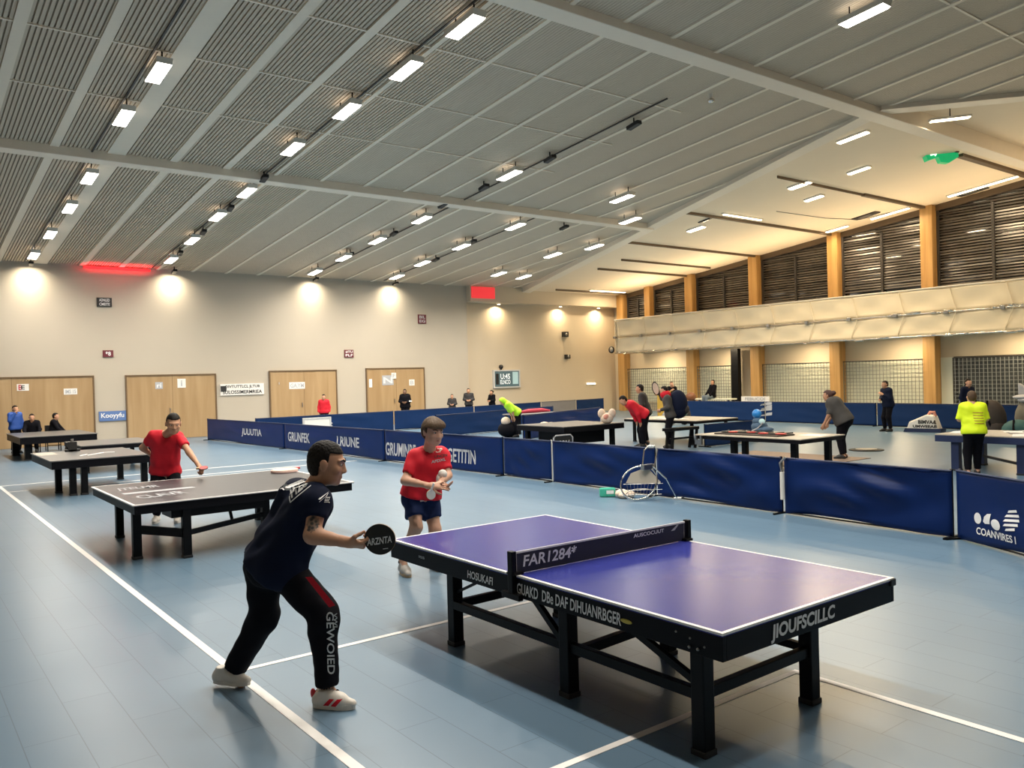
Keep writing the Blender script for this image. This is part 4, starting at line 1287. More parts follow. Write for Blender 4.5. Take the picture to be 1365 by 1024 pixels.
# last panel, turned in, with the printed emblem
a8, b8 = (10.31, 4.715), (9.32, 2.95)
r = barrier('navy barrier panel with a white emblem and lettering, right edge of the photo', a8, b8, 0.84, M['vinyl'], 31, 0.02, [('COANVIRES I', .34, .17, .62, .085, PW)], (True, True), M['vinyl_dark'])
t, A8, B8, d8, n8, cl8 = r
bv = bvh_of(cl8)
s8 = d8 if d8.dot(CR) > 0 else -d8
L8 = (B8 - A8).length


def E8(u, z):
    return A8 + d8 * u + Vector((0, 0, z)) + n8 * .2


def oval(cu, cz, ru, rz, n=20, tilt=0.0):
    return [E8(cu + ru * math.cos(2 * PI * k / n) * math.cos(tilt) - rz * math.sin(2 * PI * k / n) * math.sin(tilt), cz + ru * math.cos(2 * PI * k / n) * math.sin(tilt) + rz * math.sin(2 * PI * k / n) * math.cos(tilt)) for k in range(n)]


def orient(poly):
    return poly


em0 = 0.40
patch('emblem', oval(em0, .315, .06, .065), PW, t, bv, -n8, 0.006)
patch('emblem', [E8(em0 + .09, .29), E8(em0 + .12, .27), E8(em0 + .20, .28), E8(em0 + .205, .33), E8(em0 + .22, .40), E8(em0 + .16, .39), E8(em0 + .11, .35)], PW, t, bv, -n8, 0.006)
patch('emblem', oval(em0 + .30, .29, .075, .06, tilt=-.2), PW, t, bv, -n8, 0.006)
for k in range(5):
    z = .26 + k * .05
    hw = .11 * math.sqrt(max(0.05, 1 - ((z - .36) / .13) ** 2))
    patch('emblem', [E8(em0 + .52 - hw, z - .012), E8(em0 + .52 + hw, z + .012), E8(em0 + .52 + hw * .9, z + .04), E8(em0 + .52 - hw * .8, z + .016)], PW, t, bv, -n8, 0.006)

# barriers further back
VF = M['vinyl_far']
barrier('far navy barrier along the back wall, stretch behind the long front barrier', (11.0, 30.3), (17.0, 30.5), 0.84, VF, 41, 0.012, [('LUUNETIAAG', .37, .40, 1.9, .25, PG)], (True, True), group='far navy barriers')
t = thing('notice_board', 'white square board leaning on the far barrier behind the man in red', 'board', (13.3, 30.05, 0))
obj('panel', MB().box((12.85, 30.12, 0.12), (13.95, 30.16, 0.74)), M['paper'], t)
obj('frame', MB().box((12.82, 30.10, 0.70), (13.98, 30.18, 0.76)).box((12.82, 30.10, 0.0), (12.88, 30.18, 0.7)).box((13.92, 30.10, 0.0), (13.98, 30.18, 0.7)), M['tv_frame'], t)
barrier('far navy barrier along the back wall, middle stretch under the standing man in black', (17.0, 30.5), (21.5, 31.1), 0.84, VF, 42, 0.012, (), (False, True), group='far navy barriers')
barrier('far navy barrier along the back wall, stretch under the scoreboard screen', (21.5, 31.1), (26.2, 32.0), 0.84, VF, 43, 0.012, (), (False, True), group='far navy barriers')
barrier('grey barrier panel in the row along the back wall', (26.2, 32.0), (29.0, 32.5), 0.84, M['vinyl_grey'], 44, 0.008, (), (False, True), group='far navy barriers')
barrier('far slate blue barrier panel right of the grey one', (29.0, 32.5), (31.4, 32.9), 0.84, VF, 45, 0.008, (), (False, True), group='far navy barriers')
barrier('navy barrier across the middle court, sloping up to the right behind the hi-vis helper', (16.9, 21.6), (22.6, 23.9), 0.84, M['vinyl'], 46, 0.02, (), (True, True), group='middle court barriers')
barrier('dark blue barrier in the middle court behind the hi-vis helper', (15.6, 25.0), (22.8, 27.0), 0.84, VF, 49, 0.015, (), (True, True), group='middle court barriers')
barrier('low navy barrier in front of the pale topped table', (18.3, 15.15), (20.55, 15.15), 0.64, VF, 48, 0.012, (), (True, True), group='middle court barriers')
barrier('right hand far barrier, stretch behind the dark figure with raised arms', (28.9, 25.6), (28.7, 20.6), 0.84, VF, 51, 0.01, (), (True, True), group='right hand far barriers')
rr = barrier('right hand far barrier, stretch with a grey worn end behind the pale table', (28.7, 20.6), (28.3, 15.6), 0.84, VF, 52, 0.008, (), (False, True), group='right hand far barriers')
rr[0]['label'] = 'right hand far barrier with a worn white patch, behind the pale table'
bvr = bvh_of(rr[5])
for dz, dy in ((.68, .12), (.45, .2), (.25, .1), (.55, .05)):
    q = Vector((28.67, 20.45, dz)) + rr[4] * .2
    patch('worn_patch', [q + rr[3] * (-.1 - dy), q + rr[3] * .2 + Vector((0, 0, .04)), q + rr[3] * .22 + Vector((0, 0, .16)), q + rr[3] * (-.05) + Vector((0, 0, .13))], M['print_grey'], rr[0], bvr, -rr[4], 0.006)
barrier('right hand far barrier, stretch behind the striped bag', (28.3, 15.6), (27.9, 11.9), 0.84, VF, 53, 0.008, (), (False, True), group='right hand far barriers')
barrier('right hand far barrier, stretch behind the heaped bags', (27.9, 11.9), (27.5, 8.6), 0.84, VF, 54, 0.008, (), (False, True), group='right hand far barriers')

ft = thing('folding_table', 'grey table carrying a crimson roll, beyond the middle court barriers', 'table', (19.5, 24.4, 0))
obj('tabletop', MB().box((18.5, 23.9, 0.70), (20.6, 24.9, 0.74)), M['vinyl_grey'], ft)
for lx, ly in ((18.6, 24.0), (20.5, 24.0), (20.5, 24.8), (18.6, 24.8)):
    obj('leg', MB().box((lx - .04, ly - .04, 0), (lx + .04, ly + .04, 0.7)), B_, ft)
mb = MB().tube([(18.9, 24.5, .78), (19.4, 24.45, .82), (20.0, 24.4, .83), (20.4, 24.4, .79)], [0.04, .08, .08, .04], 8)
tag_mesh('rolled_cover', mb, M['crimson'], 'crimson rolled cover lying on the grey table under the scoreboard screen', 'cover', smooth=True)

# ================================================================== SMALL THINGS
# ring frame leaning on the barrier
rf = thing('ball_collector', 'chrome ring frame with a wire basket leaning against the navy barrier', 'ball collector', (9.86, 9.4, 0))
c = Vector((9.93, 9.62, 0.30))
q1 = (CR * 1.0).normalized()
q1.z = 0
q1.normalize()
up = Vector((0.25, 0.02, 0.97)).normalized()
mb = MB().tube([c + q1 * (0.30 * math.cos(a)) + up * (0.28 * math.sin(a)) for a in [2 * PI * k / 40 for k in range(40)]], 0.014, 8, closed=True)
obj('ring', mb, M['chrome'], rf, smooth=True)
mb = MB().tube([c + q1 * (0.02 + 0.24 * math.cos(a)) + Vector((0, -.0, -.19)) + up * (0.09 * math.sin(a)) for a in [2 * PI * k / 32 for k in range(32)]], 0.009, 6, closed=True)
obj('inner_ring', mb, M['steel'], rf, smooth=True)
top = c + up * .28
for s in (-1, 1):
    obj('handle_rod', MB().tube([top + q1 * (.12 + s * .1) - up * .02, top + q1 * (.12 + s * .11) + up * .28], 0.012, 6), M['chrome'], rf)
obj('handle_bar', MB().tube([top + q1 * .01 + up * .26, top + q1 * .07 + up * .34, top + q1 * .17 + up * .34, top + q1 * .23 + up * .26], 0.012, 6), M['chrome'], rf)
obj('tray', MB().box(tuple(top + q1 * .10 + Vector((-.14, -.06, -.06))), tuple(top + q1 * .16 + Vector((.08, .06, .03)))), M['steel'], rf, bevel=0.01)
leg_end = c + q1 * .62 + Vector((0, 0, -.27))
obj('leg', MB().tube([top + q1 * .18, c + q1 * .45 + up * .05, leg_end], 0.014, 6), M['chrome'], rf)
obj('leg', MB().tube([leg_end - q1 * .05, leg_end + q1 * .12], 0.014, 6), M['chrome'], rf)
mb = MB()
for k in range(9):
    u = -.2 + k * .06
    mb.tube([c + q1 * u - up * .02, c + q1 * (u * .8 + .02) - up * .22], 0.004, 4)
for z in (-.02, -.12, -.2):
    mb.tube([c + q1 * -.26 + up * z, c + q1 * .40 + up * z], 0.005, 4)
obj('basket_wires', mb, M['steel'], rf)
mb = MB().prism([c + q1 * -.16 + up * .16, c + q1 * .1 + up * .26, c + q1 * .36 + up * .0, c + q1 * .34 - up * .03, c + q1 * -.22 - up * .0], Vector((0.012, 0.01, 0)))
obj('net_cloth', mb, M['table_pale'], rf)

t = thing('wrapped_pack', 'green and white wrapped pack lying on the floor by the barrier', 'pack', (9.95, 10.35, 0))
obj('wrapper', MB().bar((9.78, 10.42, .08), (10.0, 10.26, .08), 0.14, 0.15), M['green_pack'], t, bevel=0.025)
patch('label', [(9.83, 10.30, .06), (9.93, 10.22, .06), (9.93, 10.22, .12), (9.83, 10.30, .12)], PW, t, bvh_of(t.children[0]), Vector((.6, .8, 0)), 0.004)
t = thing('towel', 'crumpled cream towel beside the green pack on the floor', 'towel', (10.0, 10.0, 0))
mb = MB()
mb.ball((9.98, 10.08, .075), (.13, .10, .075), 12, 8).ball((10.07, 9.97, .06), (.09, .09, .06), 10, 7).ball((9.94, 10.0, .055), (.10, .07, .055), 10, 7)
obj('cloth', mb, M['cream'], t, smooth=True)

# bat lying on the table behind the crouching player
t = thing('table_tennis_bat', 'pale pink bat lying on the dark table behind the crouching player', 'bat', (5.2, 12.3, TH))
bc = Vector((4.97, 12.45, TH + 0.0))
ax = Vector((0.75, 0.66, 0)).normalized()
ay = Vector((-ax.y, ax.x, 0))
blade = [bc + ax * (.24 * math.cos(a)) + ay * (.20 * math.sin(a)) for a in [2 * PI * k / 28 for k in range(28)]]
obj('blade', MB().prism([q + Vector((0, 0, .008)) for q in blade], (0, 0, .03)), M['bat_pink'], t)
obj('rubber', MB().prism([bc + (q - bc) * .93 + Vector((0, 0, .038)) for q in blade], (0, 0, .006)), M['cream'], t)
obj('handle', MB().bar(bc + ax * .2 + Vector((0, 0, .012)), bc + ax * .48 + Vector((0, 0, .012)), .07, .03), M['bat_red'], t, bevel=0.008)

# things on the pale table
t = thing('racket_tray', 'flat dark tray heaped with rackets on the pale table', 'tray', (15.1, 11.0, TH))
obj('tray', MB().box((14.7, 10.25, TH), (15.3, 11.9, TH + .03)), M['brown_fabric'], t, bevel=0.01)
rnd = random.Random(4)
for k in range(8):
    y = 10.35 + k * .2
    obj('racket', MB().ball((15.0 + rnd.uniform(-.1, .1), y, TH + .05), (.12, .13, .018), 10, 5), M['black_plastic'] if k % 2 else M['bat_red'], t)
    obj('racket_grip', MB().bar((15.0, y, TH + .055), (15.2, y + rnd.uniform(-.15, .15), TH + .06), .035, .025), M['darkgrey_cloth'], t)
t = thing('soft_bag', 'slumped grey blue bag with a pale flap standing on the pale table', 'bag', (15.6, 11.35, TH))
mb = MB().ball((15.6, 11.35, TH + .13), (.17, .19, .14), 14, 9).ball((15.6, 11.25, TH + .075), (.19, .24, .075), 12, 7).ball((15.57, 11.38, TH + .25), (.11, .12, .09), 12, 7)
obj('body', mb, M['blue_mid'], t, smooth=True)
obj('strap', MB().tube([(15.45, 11.45, TH + .04), (15.43, 11.27, TH + .11), (15.46, 11.16, TH + .23), (15.52, 11.23, TH + .29)], .016, 6), M['print_grey'], t)
obj('flap', MB().ball((15.50, 11.21, TH + .26), (.06, .075, .06), 10, 6), M['tv_teal'], t, smooth=True)
t = thing('ball', 'bright blue rubber ball resting on top of the slumped bag', 'ball', (15.58, 11.40, TH + .32))
obj('shell', MB().ball((15.58, 11.40, TH + .42), .105, 16, 10), M['balloon'], t, smooth=True)
t = thing('table_clamp', 'small metal clamp hanging under the left end of the pale table', 'clamp', (14.43, 12.1, .5))
obj('jaw', MB().box((14.40, 12.02, .50), (14.46, 12.2, .60)).box((14.40, 12.02, .60), (14.46, 12.06, .70)).box((14.40, 12.16, .6), (14.46, 12.2, .7)), M['steel'], t)
tag_mesh('paper_sheet', MB().box((15.35, 9.7, TH), (15.75, 10.2, TH + .004)), M['paper'], 'single white sheet near the right end of the pale table', 'paper')

# papers on the navy edged table
labs = ['white newspaper sheet lying by the left corner of the navy edged table', 'folded white newspaper nearest the edge beside the person in neon yellow', 'grey blue printed sheet heaped on top of the papers', 'large white open newspaper at the right edge of the photo', 'white sheet sticking out behind the heaped papers', 'small printed sheet between the open newspapers']
spec = [(17.55, 7.75, .5, .5, .1, 'paper', 0), (17.35, 6.4, .6, .8, .35, 'paper', 0), (17.75, 6.35, .5, .7, -.4, 'blue_mid', .035), (17.5, 5.4, .8, .9, .2, 'paper', 0), (18.05, 6.9, .6, .6, .6, 'paper', .0), (17.85, 5.95, .4, .5, -.2, 'print_grey', .012)]
for lab, (x, y, w, h, r, mm, dz) in zip(labs, spec):
    def f(u, v):
        a, b = (u - .5) * w, (v - .5) * h
        return (x + a * math.cos(r) - b * math.sin(r), y + a * math.sin(r) + b * math.cos(r), .733 + dz + .012 + .012 * math.sin(5 * u + x * 3) * math.sin(4 * v + y))
    tag_mesh('paper_sheet', MB().grid(f, 10, 10, (0, 0, -.01)), M[mm], lab, 'paper', 'papers on the navy edged table')

# striped bag on the floor by the far barrier
t = thing('duffel_bag', 'black bag with white printed stripes lying by the far barrier', 'bag', (26.6, 13.0, 0))
mb = MB()
prof = [(0.0, 0), (.9, 0), (.75, .62), (.55, .66), (.1, .38)]
q = Vector((26.3, 13.55, 0))
dd = Vector((.15, -1, 0)).normalized()
sd = Vector((1, .15, 0)).normalized()
mb.prism([q + dd * (a * 1.15) + Vector((0, 0, b * .85)) for a, b in prof], sd * .45)
bg = obj('body', mb, M['paper'], t, bevel=0.05)
bvb = bvh_of(bg)
text('lettering', 'BIMVAA', M['print_black'], t, q + dd * .68 + Vector((0, 0, .33)) - sd * .2, dd, (0, 0, 1), .55, .12, .01, bvh=bvb, bdir=sd, bold=.04)
text('lettering', 'UMWEEAB', M['print_black'], t, q + dd * .6 + Vector((0, 0, .19)) - sd * .2, dd, (0, 0, 1), .72, .09, .01, bvh=bvb, bdir=sd, bold=.04)
obj('base', MB().prism([q + dd * -.05 - sd * .02, q + dd * 1.08 - sd * .02, q + dd * 1.08 - sd * .02 + Vector((0, 0, .12)), q + dd * -.0 - sd * .02 + Vector((0, 0, .12))], sd * .5), M['table_navy'], t)
obj('handle', MB().tube([q + dd * .64 + sd * .22 + Vector((0, 0, .53)), q + dd * .7 + sd * .22 + Vector((0, 0, .63)), q + dd * .82 + sd * .22 + Vector((0, 0, .63)), q + dd * .86 + sd * .22 + Vector((0, 0, .5))], .05, 7), M['pink'], t)
tag_mesh('floor_disc', MB().tube([(26.4, 11.95, 0), (26.4, 11.95, .03)], .40, 20), M['table_navy'], 'flat navy disc lying on the floor right of the striped bag', 'disc')
t = thing('floor_cover', 'round dark metal floor cover behind the woman in grey', 'cover', (19.95, 11.3, 0))
obj('plate', MB().tube([(19.95, 11.3, 0), (19.95, 11.3, .02)], .42, 24), M['black_metal'], t)
obj('lid', MB().tube([(19.95, 11.3, .02), (19.95, 11.3, .035)], .26, 20), M['steel'], t)

# heaped bags at the right edge
hb = [('grey_bag', 'large pale grey bag with a white folded top in the heap at the right edge', 'bag', (25.7, 9.55), (.42, .48, .58), 'olive_fabric', .58),
      ('coat', 'dark brown coat hanging over the heaped bags behind the neon shirt', 'coat', (24.7, 10.25), (.30, .38, .56), 'brown_fabric', .56),
      ('backpack', 'neon and black backpack at the right end of the bag heap', 'bag', (25.0, 8.35), (.33, .40, .60), 'darkgrey_cloth', .60),
      ('soft_bag', 'dark teal bag lying at the front of the bag heap', 'bag', (24.4, 9.45), (.33, .42, .30), 'teal_fabric', .30),
      ('soft_bag', 'black bag wedged between the teal bag and the neon backpack', 'bag', (24.2, 8.75), (.28, .30, .36), 'black_cloth', .36)]
heap = []
for nm, lab, cat, (x, y), (rx, ry, rz), mm, zc in hb:
    t = thing(nm, lab, cat, (x, y, 0))
    mb = MB().ball((x, y, zc), (rx, ry, rz), 16, 10).ball((x, y - ry * .3, zc * .55), (rx * 1.08, ry * .8, rz * .55), 14, 8)
    obj('body', mb, M[mm], t, smooth=True)
    obj('strap', MB().tube([(x - rx * .9, y - .1, zc * .6), (x - rx * 1.04, y, zc * 1.2), (x - rx * .5, y + .05, zc + rz * .95)], .03, 6), M['black_cloth'], t)
    heap.append(t)
obj('white_top', MB().ball((25.65, 9.55, 1.16), (.34, .52, .09), 14, 7).ball((25.65, 9.5, 1.08), (.38, .44, .1), 12, 7), M['print_grey'], heap[0], smooth=True)
obj('neon_panel', MB().ball((24.75, 8.35, .62), (.1, .18, .42), 12, 8), M['neon'], heap[2], smooth=True)
t = thing('plastic_bag', 'pale grey plastic bag with two ears on top of the bag heap', 'bag', (25.8, 9.7, 1.22))
mb = MB().prism([(25.7, 9.95, 1.22), (25.7, 9.4, 1.22), (25.7, 9.38, 1.55), (25.7, 9.55, 1.46), (25.7, 9.8, 1.46), (25.7, 9.96, 1.56)], (.2, 0, 0))
obj('body', mb, M['print_grey'], t, bevel=0.04)

# clutter on and around the dark table
t = thing('plush_toy', 'cream and pink plush toy with two round ears on the cluttered table', 'toy', (16.2, 17.3, TH))
pc = at(809, 554, depth((16.3, 17.3, 1.0)))
mb = MB().ball(pc + Vector((0, 0, -.08)), (.20, .17, .16), 14, 9)
obj('body', mb, M['cream'], t, smooth=True)
for s in (-1, 1):
    obj('ear', MB().ball(pc + CR * (s * .15) + Vector((0, 0, .06)), (.13, .08, .14), 12, 8), M['cream'], t, smooth=True)
obj('face', MB().ball(pc + CR * -.03 - CF * .12 + Vector((0, 0, -.04)), (.10, .07, .09), 12, 8), M['pink'], t, smooth=True)
t = thing('ochre_box', 'tall ochre carton standing behind the far barrier, left of the figure with raised hands', 'box', (28.0, 24.4, 0))
c = at_axis(885, 528, 0, 29.6)
t.location = (c.x, c.y, 0)
obj('carton', MB().box((c.x - .15, c.y - .3, 0), (c.x + .15, c.y + .3, c.z + .22)), M['gold'], t)
obj('lid', MB().box((c.x - .17, c.y - .32, c.z + .2), (c.x + .17, c.y + .32, c.z + .25)), M['gold'], t)
c = at_axis(912, 531.5, 0, 30.0)
tag_mesh('sign_board', MB().box((c.x - .05, c.y - .1, 0), (c.x + .05, c.y + 1.0, c.z + .13)), M['paper'], 'white board edge showing above the far barrier below a timber column', 'board')
c = at_axis(921, 529, 0, 30.0)
t = thing('leather_ball', 'brown leather ball on a post behind the far barrier, left of the perched person', 'ball', (c.x, c.y, 0))
obj('stand', MB().tube([(c.x, c.y, 0), (c.x, c.y, c.z - .1)], .05, 8), B_, t)
obj('shell', MB().ball(c, (.22, .24, .22), 14, 9), M['brown_ball'], t, smooth=True)
c = at_axis(1007, 533, 0, 29.3)
t = thing('white_card', 'white lettered card propped behind the far barrier at a timber column foot', 'card', (c.x, c.y, 0))
obj('board', MB().box((c.x - .03, c.y - .7, 0), (c.x + .03, c.y + .7, c.z + .14)), M['paper'], t)
text('lettering', 'FEBUCOI', M['print_grey'], t, (c.x - .035, c.y, c.z + .04), (0, -1, 0), (0, 0, 1), 1.0, .13, .005)
for px, py, s, mm, lab in ((893, 549, .38, 'grey_fabric', 'grey wire crate heaped in front of the far barrier beside the huddle'), (905, 552, .30, 'teal_fabric', 'teal bag on the pale table next to the dark figure'), (912, 545, .30, 'darkgrey_cloth', 'charcoal bag leaning on the far barrier behind the teal bag')):
    dd_ = 33.5 if s > .31 or mm == 'darkgrey_cloth' else 25.6
    c = at(px, py, dd_)
    t = thing('soft_bag', lab, 'bag', (c.x, c.y, 0 if dd_ > 30 else TH))
    zb0 = 0 if dd_ > 30 else TH
    hh = max(.12, (c.z - zb0) + .1)
    obj('body', MB().ball((c.x, c.y, zb0 + hh / 2), (s, s * .8, hh / 2), 12, 8), M[mm], t, smooth=True)
    obj('handle', MB().tube([(c.x - .12, c.y, zb0 + hh * .9), (c.x - .1, c.y, zb0 + hh + .1), (c.x + .1, c.y, zb0 + hh + .1), (c.x + .12, c.y, zb0 + hh * .9)], .02, 5), M['black_cloth'], t)
tag_mesh('paper_sheet', MB().box((18.65, 16.4, TH), (19.2, 17.3, TH + .02)), M['paper'], 'white paper heap at the left of the pale table behind the huddle', 'paper')
# bench behind the far barrier carrying the perched person
t = thing('bench', 'tall grey bench below the net window, mostly hidden behind the far barrier', 'bench', (31.3, 25.2, 0))
obj('seat', MB().box((31.0, 24.2, .80), (31.6, 26.4, .86)), M['frost'], t)
for lx, ly in ((31.1, 24.3), (31.5, 24.3), (31.1, 26.3), (31.5, 26.3)):
    obj('leg', MB().box((lx - .04, ly - .04, 0), (lx + .04, ly + .04, .8)), B_, t)
# folding chairs of the people at the far left
def chair(x, y, label):
    t = thing('folding_chair', label, 'chair', (x, y, 0), 'chairs at the far left table')
    obj('seat', MB().box((x - .22, y - .22, .43), (x + .22, y + .22, .47)), M['black_plastic'], t, bevel=0.01)
    obj('backrest', MB().box((x - .22, y + .2, .62), (x + .22, y + .24, .88)), M['black_plastic'], t, bevel=0.01)
    for sx in (-1, 1):
        obj('leg', MB().bar((x + sx * .2, y - .2, 0), (x + sx * .2, y - .19, .44), .03, .03), B_, t)
        obj('leg', MB().bar((x + sx * .2, y + .24, 0), (x + sx * .2, y + .22, .88), .03, .03), B_, t)
    obj('stretcher', MB().bar((x - .2, y - .2, .2), (x + .2, y - .2, .2), .025, .025), B_, t)


chair(4.02, 32.35, 'black folding chair of the person in the black jacket, far left table')
chair(4.66, 32.45, 'black folding chair of the rightmost person at the far left table')
# ================================================================== PEOPLE
# Every body is one continuous surface: tapered limbs melted together in a distance field and meshed.
def V3(p):
    return np.array([p[0], p[1], p[2]], dtype=np.float32)


class Field:
    def __init__(self):
        self.prims = []

    def cone(self, a, b, ra, rb=None, k=0.04, cut=None):      # tapered limb with round ends; cut = list of (point, normal) half spaces removed
        self.prims.append(('c', V3(a), V3(b), ra, ra if rb is None else rb, k, cut))
        return self

    def ell(self, c, r, R=None, k=0.03, cut=None):            # ellipsoid, R = 3 axis vectors
        R = np.eye(3, dtype=np.float32) if R is None else np.array([list(v) for v in R], dtype=np.float32)
        self.prims.append(('e', V3(c), np.array(r, dtype=np.float32), R, None, k, cut))
        return self

    def bounds(self):
        lo, hi = [], []
        for p in self.prims:
            if p[0] == 'c':
                r = max(p[3], p[4])
                lo.append(np.minimum(p[1], p[2]) - r)
                hi.append(np.maximum(p[1], p[2]) + r)
            else:
                lo.append(p[1] - p[2].max())
                hi.append(p[1] + p[2].max())
        return np.min(lo, 0), np.max(hi, 0)

    def grid(self, lo, hi, h):
        n = np.maximum(np.ceil((hi - lo) / h).astype(int) + 1, 3)
        D = np.full(n, 9.0, dtype=np.float32)
        for p in self.prims:
            k = p[5]
            m = k + 2.5 * h
            if p[0] == 'c':
                r = max(p[3], p[4])
                a, b = np.minimum(p[1], p[2]) - r - m, np.maximum(p[1], p[2]) + r + m
            else:
                a, b = p[1] - p[2].max() - m, p[1] + p[2].max() + m
            i0 = np.clip(np.floor((a - lo) / h).astype(int), 0, n)
            i1 = np.clip(np.ceil((b - lo) / h).astype(int) + 1, 0, n)
            if np.any(i1 <= i0):
                continue
            ax = [lo[q] + h * np.arange(i0[q], i1[q], dtype=np.float32) for q in range(3)]
            X, Y, Z = np.meshgrid(*ax, indexing='ij')
            if p[0] == 'c':
                ba = p[2] - p[1]
                L2 = float(ba @ ba) + 1e-9
                px, py, pz = X - p[1][0], Y - p[1][1], Z - p[1][2]
                t = np.clip((px * ba[0] + py * ba[1] + pz * ba[2]) / L2, 0, 1)
                d = np.sqrt((px - t * ba[0]) ** 2 + (py - t * ba[1]) ** 2 + (pz - t * ba[2]) ** 2) - (p[3] + (p[4] - p[3]) * t)
            else:
                px, py, pz = X - p[1][0], Y - p[1][1], Z - p[1][2]
                R = p[3]
                q = [(px * R[i][0] + py * R[i][1] + pz * R[i][2]) / p[2][i] for i in range(3)]
                k0 = np.sqrt(q[0] ** 2 + q[1] ** 2 + q[2] ** 2)
                k1 = np.sqrt(sum((q[i] / p[2][i]) ** 2 for i in range(3))) + 1e-6
                d = k0 * (k0 - 1) / k1
                d = np.where(k0 < 0.2, -float(p[2].min()) * 0.8, d)
            if p[6]:
                for pt, nn in p[6]:
                    d = np.maximum(d, (X - pt[0]) * nn[0] + (Y - pt[1]) * nn[1] + (Z - pt[2]) * nn[2])
            S = D[i0[0]:i1[0], i0[1]:i1[1], i0[2]:i1[2]]
            if k > 0:
                hh = np.maximum(k - np.abs(S - d), 0) / k
                D[i0[0]:i1[0], i0[1]:i1[1], i0[2]:i1[2]] = np.minimum(S, d) - hh * hh * k * 0.25
            else:
                D[i0[0]:i1[0], i0[1]:i1[1], i0[2]:i1[2]] = np.minimum(S, d)
        return D, n


def nets(D, lo, h, skip=None):
    """surface nets: sampled field -> vertices and quads"""
    s = D < 0
    nx, ny, nz = D.shape
    c = np.zeros((nx - 1, ny - 1, nz - 1), dtype=np.uint8)
    for dx in (0, 1):
        for dy in (0, 1):
            for dz in (0, 1):
                c += s[dx:nx - 1 + dx, dy:ny - 1 + dy, dz:nz - 1 + dz]
    act = (c > 0) & (c < 8)
    if skip is not None:
        act &= ~skip
    ids = np.full(act.shape, -1, dtype=np.int64)
    I = np.argwhere(act)
    if len(I) == 0:
        return [], []
    ids[act] = np.arange(len(I))
    acc = np.zeros((len(I), 3), dtype=np.float64)
    cnt = np.zeros(len(I))
    for ax in range(3):
        o1, o2 = [q for q in range(3) if q != ax]
        for a in (0, 1):
            for b in (0, 1):
                off = np.zeros(3, dtype=int)
                off[o1], off[o2] = a, b
                p0 = I + off
                p1 = p0.copy()
                p1[:, ax] += 1
                d0 = D[p0[:, 0], p0[:, 1], p0[:, 2]].astype(np.float64)
                d1 = D[p1[:, 0], p1[:, 1], p1[:, 2]].astype(np.float64)
                m = (d0 < 0) != (d1 < 0)
                t = np.where(m, d0 / np.where(m, d0 - d1, 1), 0)
                pos = p0.astype(np.float64)
                pos[:, ax] += t
                acc[m] += pos[m]
                cnt[m] += 1
    V = lo + h * (acc / np.maximum(cnt, 1)[:, None])
    F = []
    for ax in range(3):
        o1, o2 = (ax + 1) % 3, (ax + 2) % 3
        sl0 = [slice(1, -1)] * 3
        sl1 = [slice(1, -1)] * 3
        sl0[ax], sl1[ax] = slice(0, -1), slice(1, None)
        a, b = s[tuple(sl0)], s[tuple(sl1)]
        E = np.argwhere(a != b)
        if len(E) == 0:
            continue
        first = a[E[:, 0], E[:, 1], E[:, 2]]
        base = E.copy()
        base[:, o1] += 1
        base[:, o2] += 1
        q = []
        for da, db in ((-1, -1), (0, -1), (0, 0), (-1, 0)):
            cc = base.copy()
            cc[:, o1] += da
            cc[:, o2] += db
            q.append(ids[cc[:, 0], cc[:, 1], cc[:, 2]])
        q = np.stack(q, 1)
        q[~first] = q[~first][:, ::-1]
        q = q[(q >= 0).all(1)]
        F.append(q)
    F = np.concatenate(F) if F else np.zeros((0, 4), int)
    return V, F


def field_mesh(field, h, post=None, lo=None, hi=None, skip=None):
    b0, b1 = field.bounds()
    lo = b0 - 2.5 * h if lo is None else np.array(lo, dtype=np.float32)
    hi = b1 + 2.5 * h if hi is None else np.array(hi, dtype=np.float32)
    lo = np.asarray(lo, dtype=np.float32)
    hi = np.asarray(hi, dtype=np.float32)
    D, n = field.grid(lo, hi, h)
    if post is not None:
        ax = [lo[q] + h * np.arange(n[q], dtype=np.float32) for q in range(3)]
        X, Y, Z = np.meshgrid(*ax, indexing='ij')
        D = post(D, X, Y, Z)
    sk = None
    if skip is not None:
        ax = [lo[q] + h * (np.arange(n[q] - 1, dtype=np.float32) + 0.5) for q in range(3)]
        X, Y, Z = np.meshgrid(*ax, indexing='ij')
        sk = np.zeros(X.shape, dtype=bool)
        for a, b in skip:
            sk |= (X > a[0]) & (X < b[0]) & (Y > a[1]) & (Y < b[1]) & (Z > a[2]) & (Z < b[2])
    return nets(D, lo, h, sk)


def mesh_obj(name, parts, m, parent):
    """join (V, F) blocks into one smooth mesh under parent"""
    off = np.array(world_loc(parent))
    vs, fs, o = [], [], 0
    for V, F in parts:
        if len(V) == 0:
            continue
        vs.append(np.asarray(V, dtype=np.float64) - off)
        fs += [tuple(int(i) + o for i in f) for f in F]
        o += len(V)
    me = bpy.data.meshes.new(name)
    me.from_pydata(np.concatenate(vs).tolist(), [], fs)
    me.update()
    me.shade_smooth()
    for x in (m if isinstance(m, (list, tuple)) else [m]):
        me.materials.append(x)
    ob = bpy.data.objects.new(name, me)
    COL.objects.link(ob)
    ob.parent = parent
    return ob


def lerp(a, b, t):
    return a + (b - a) * t


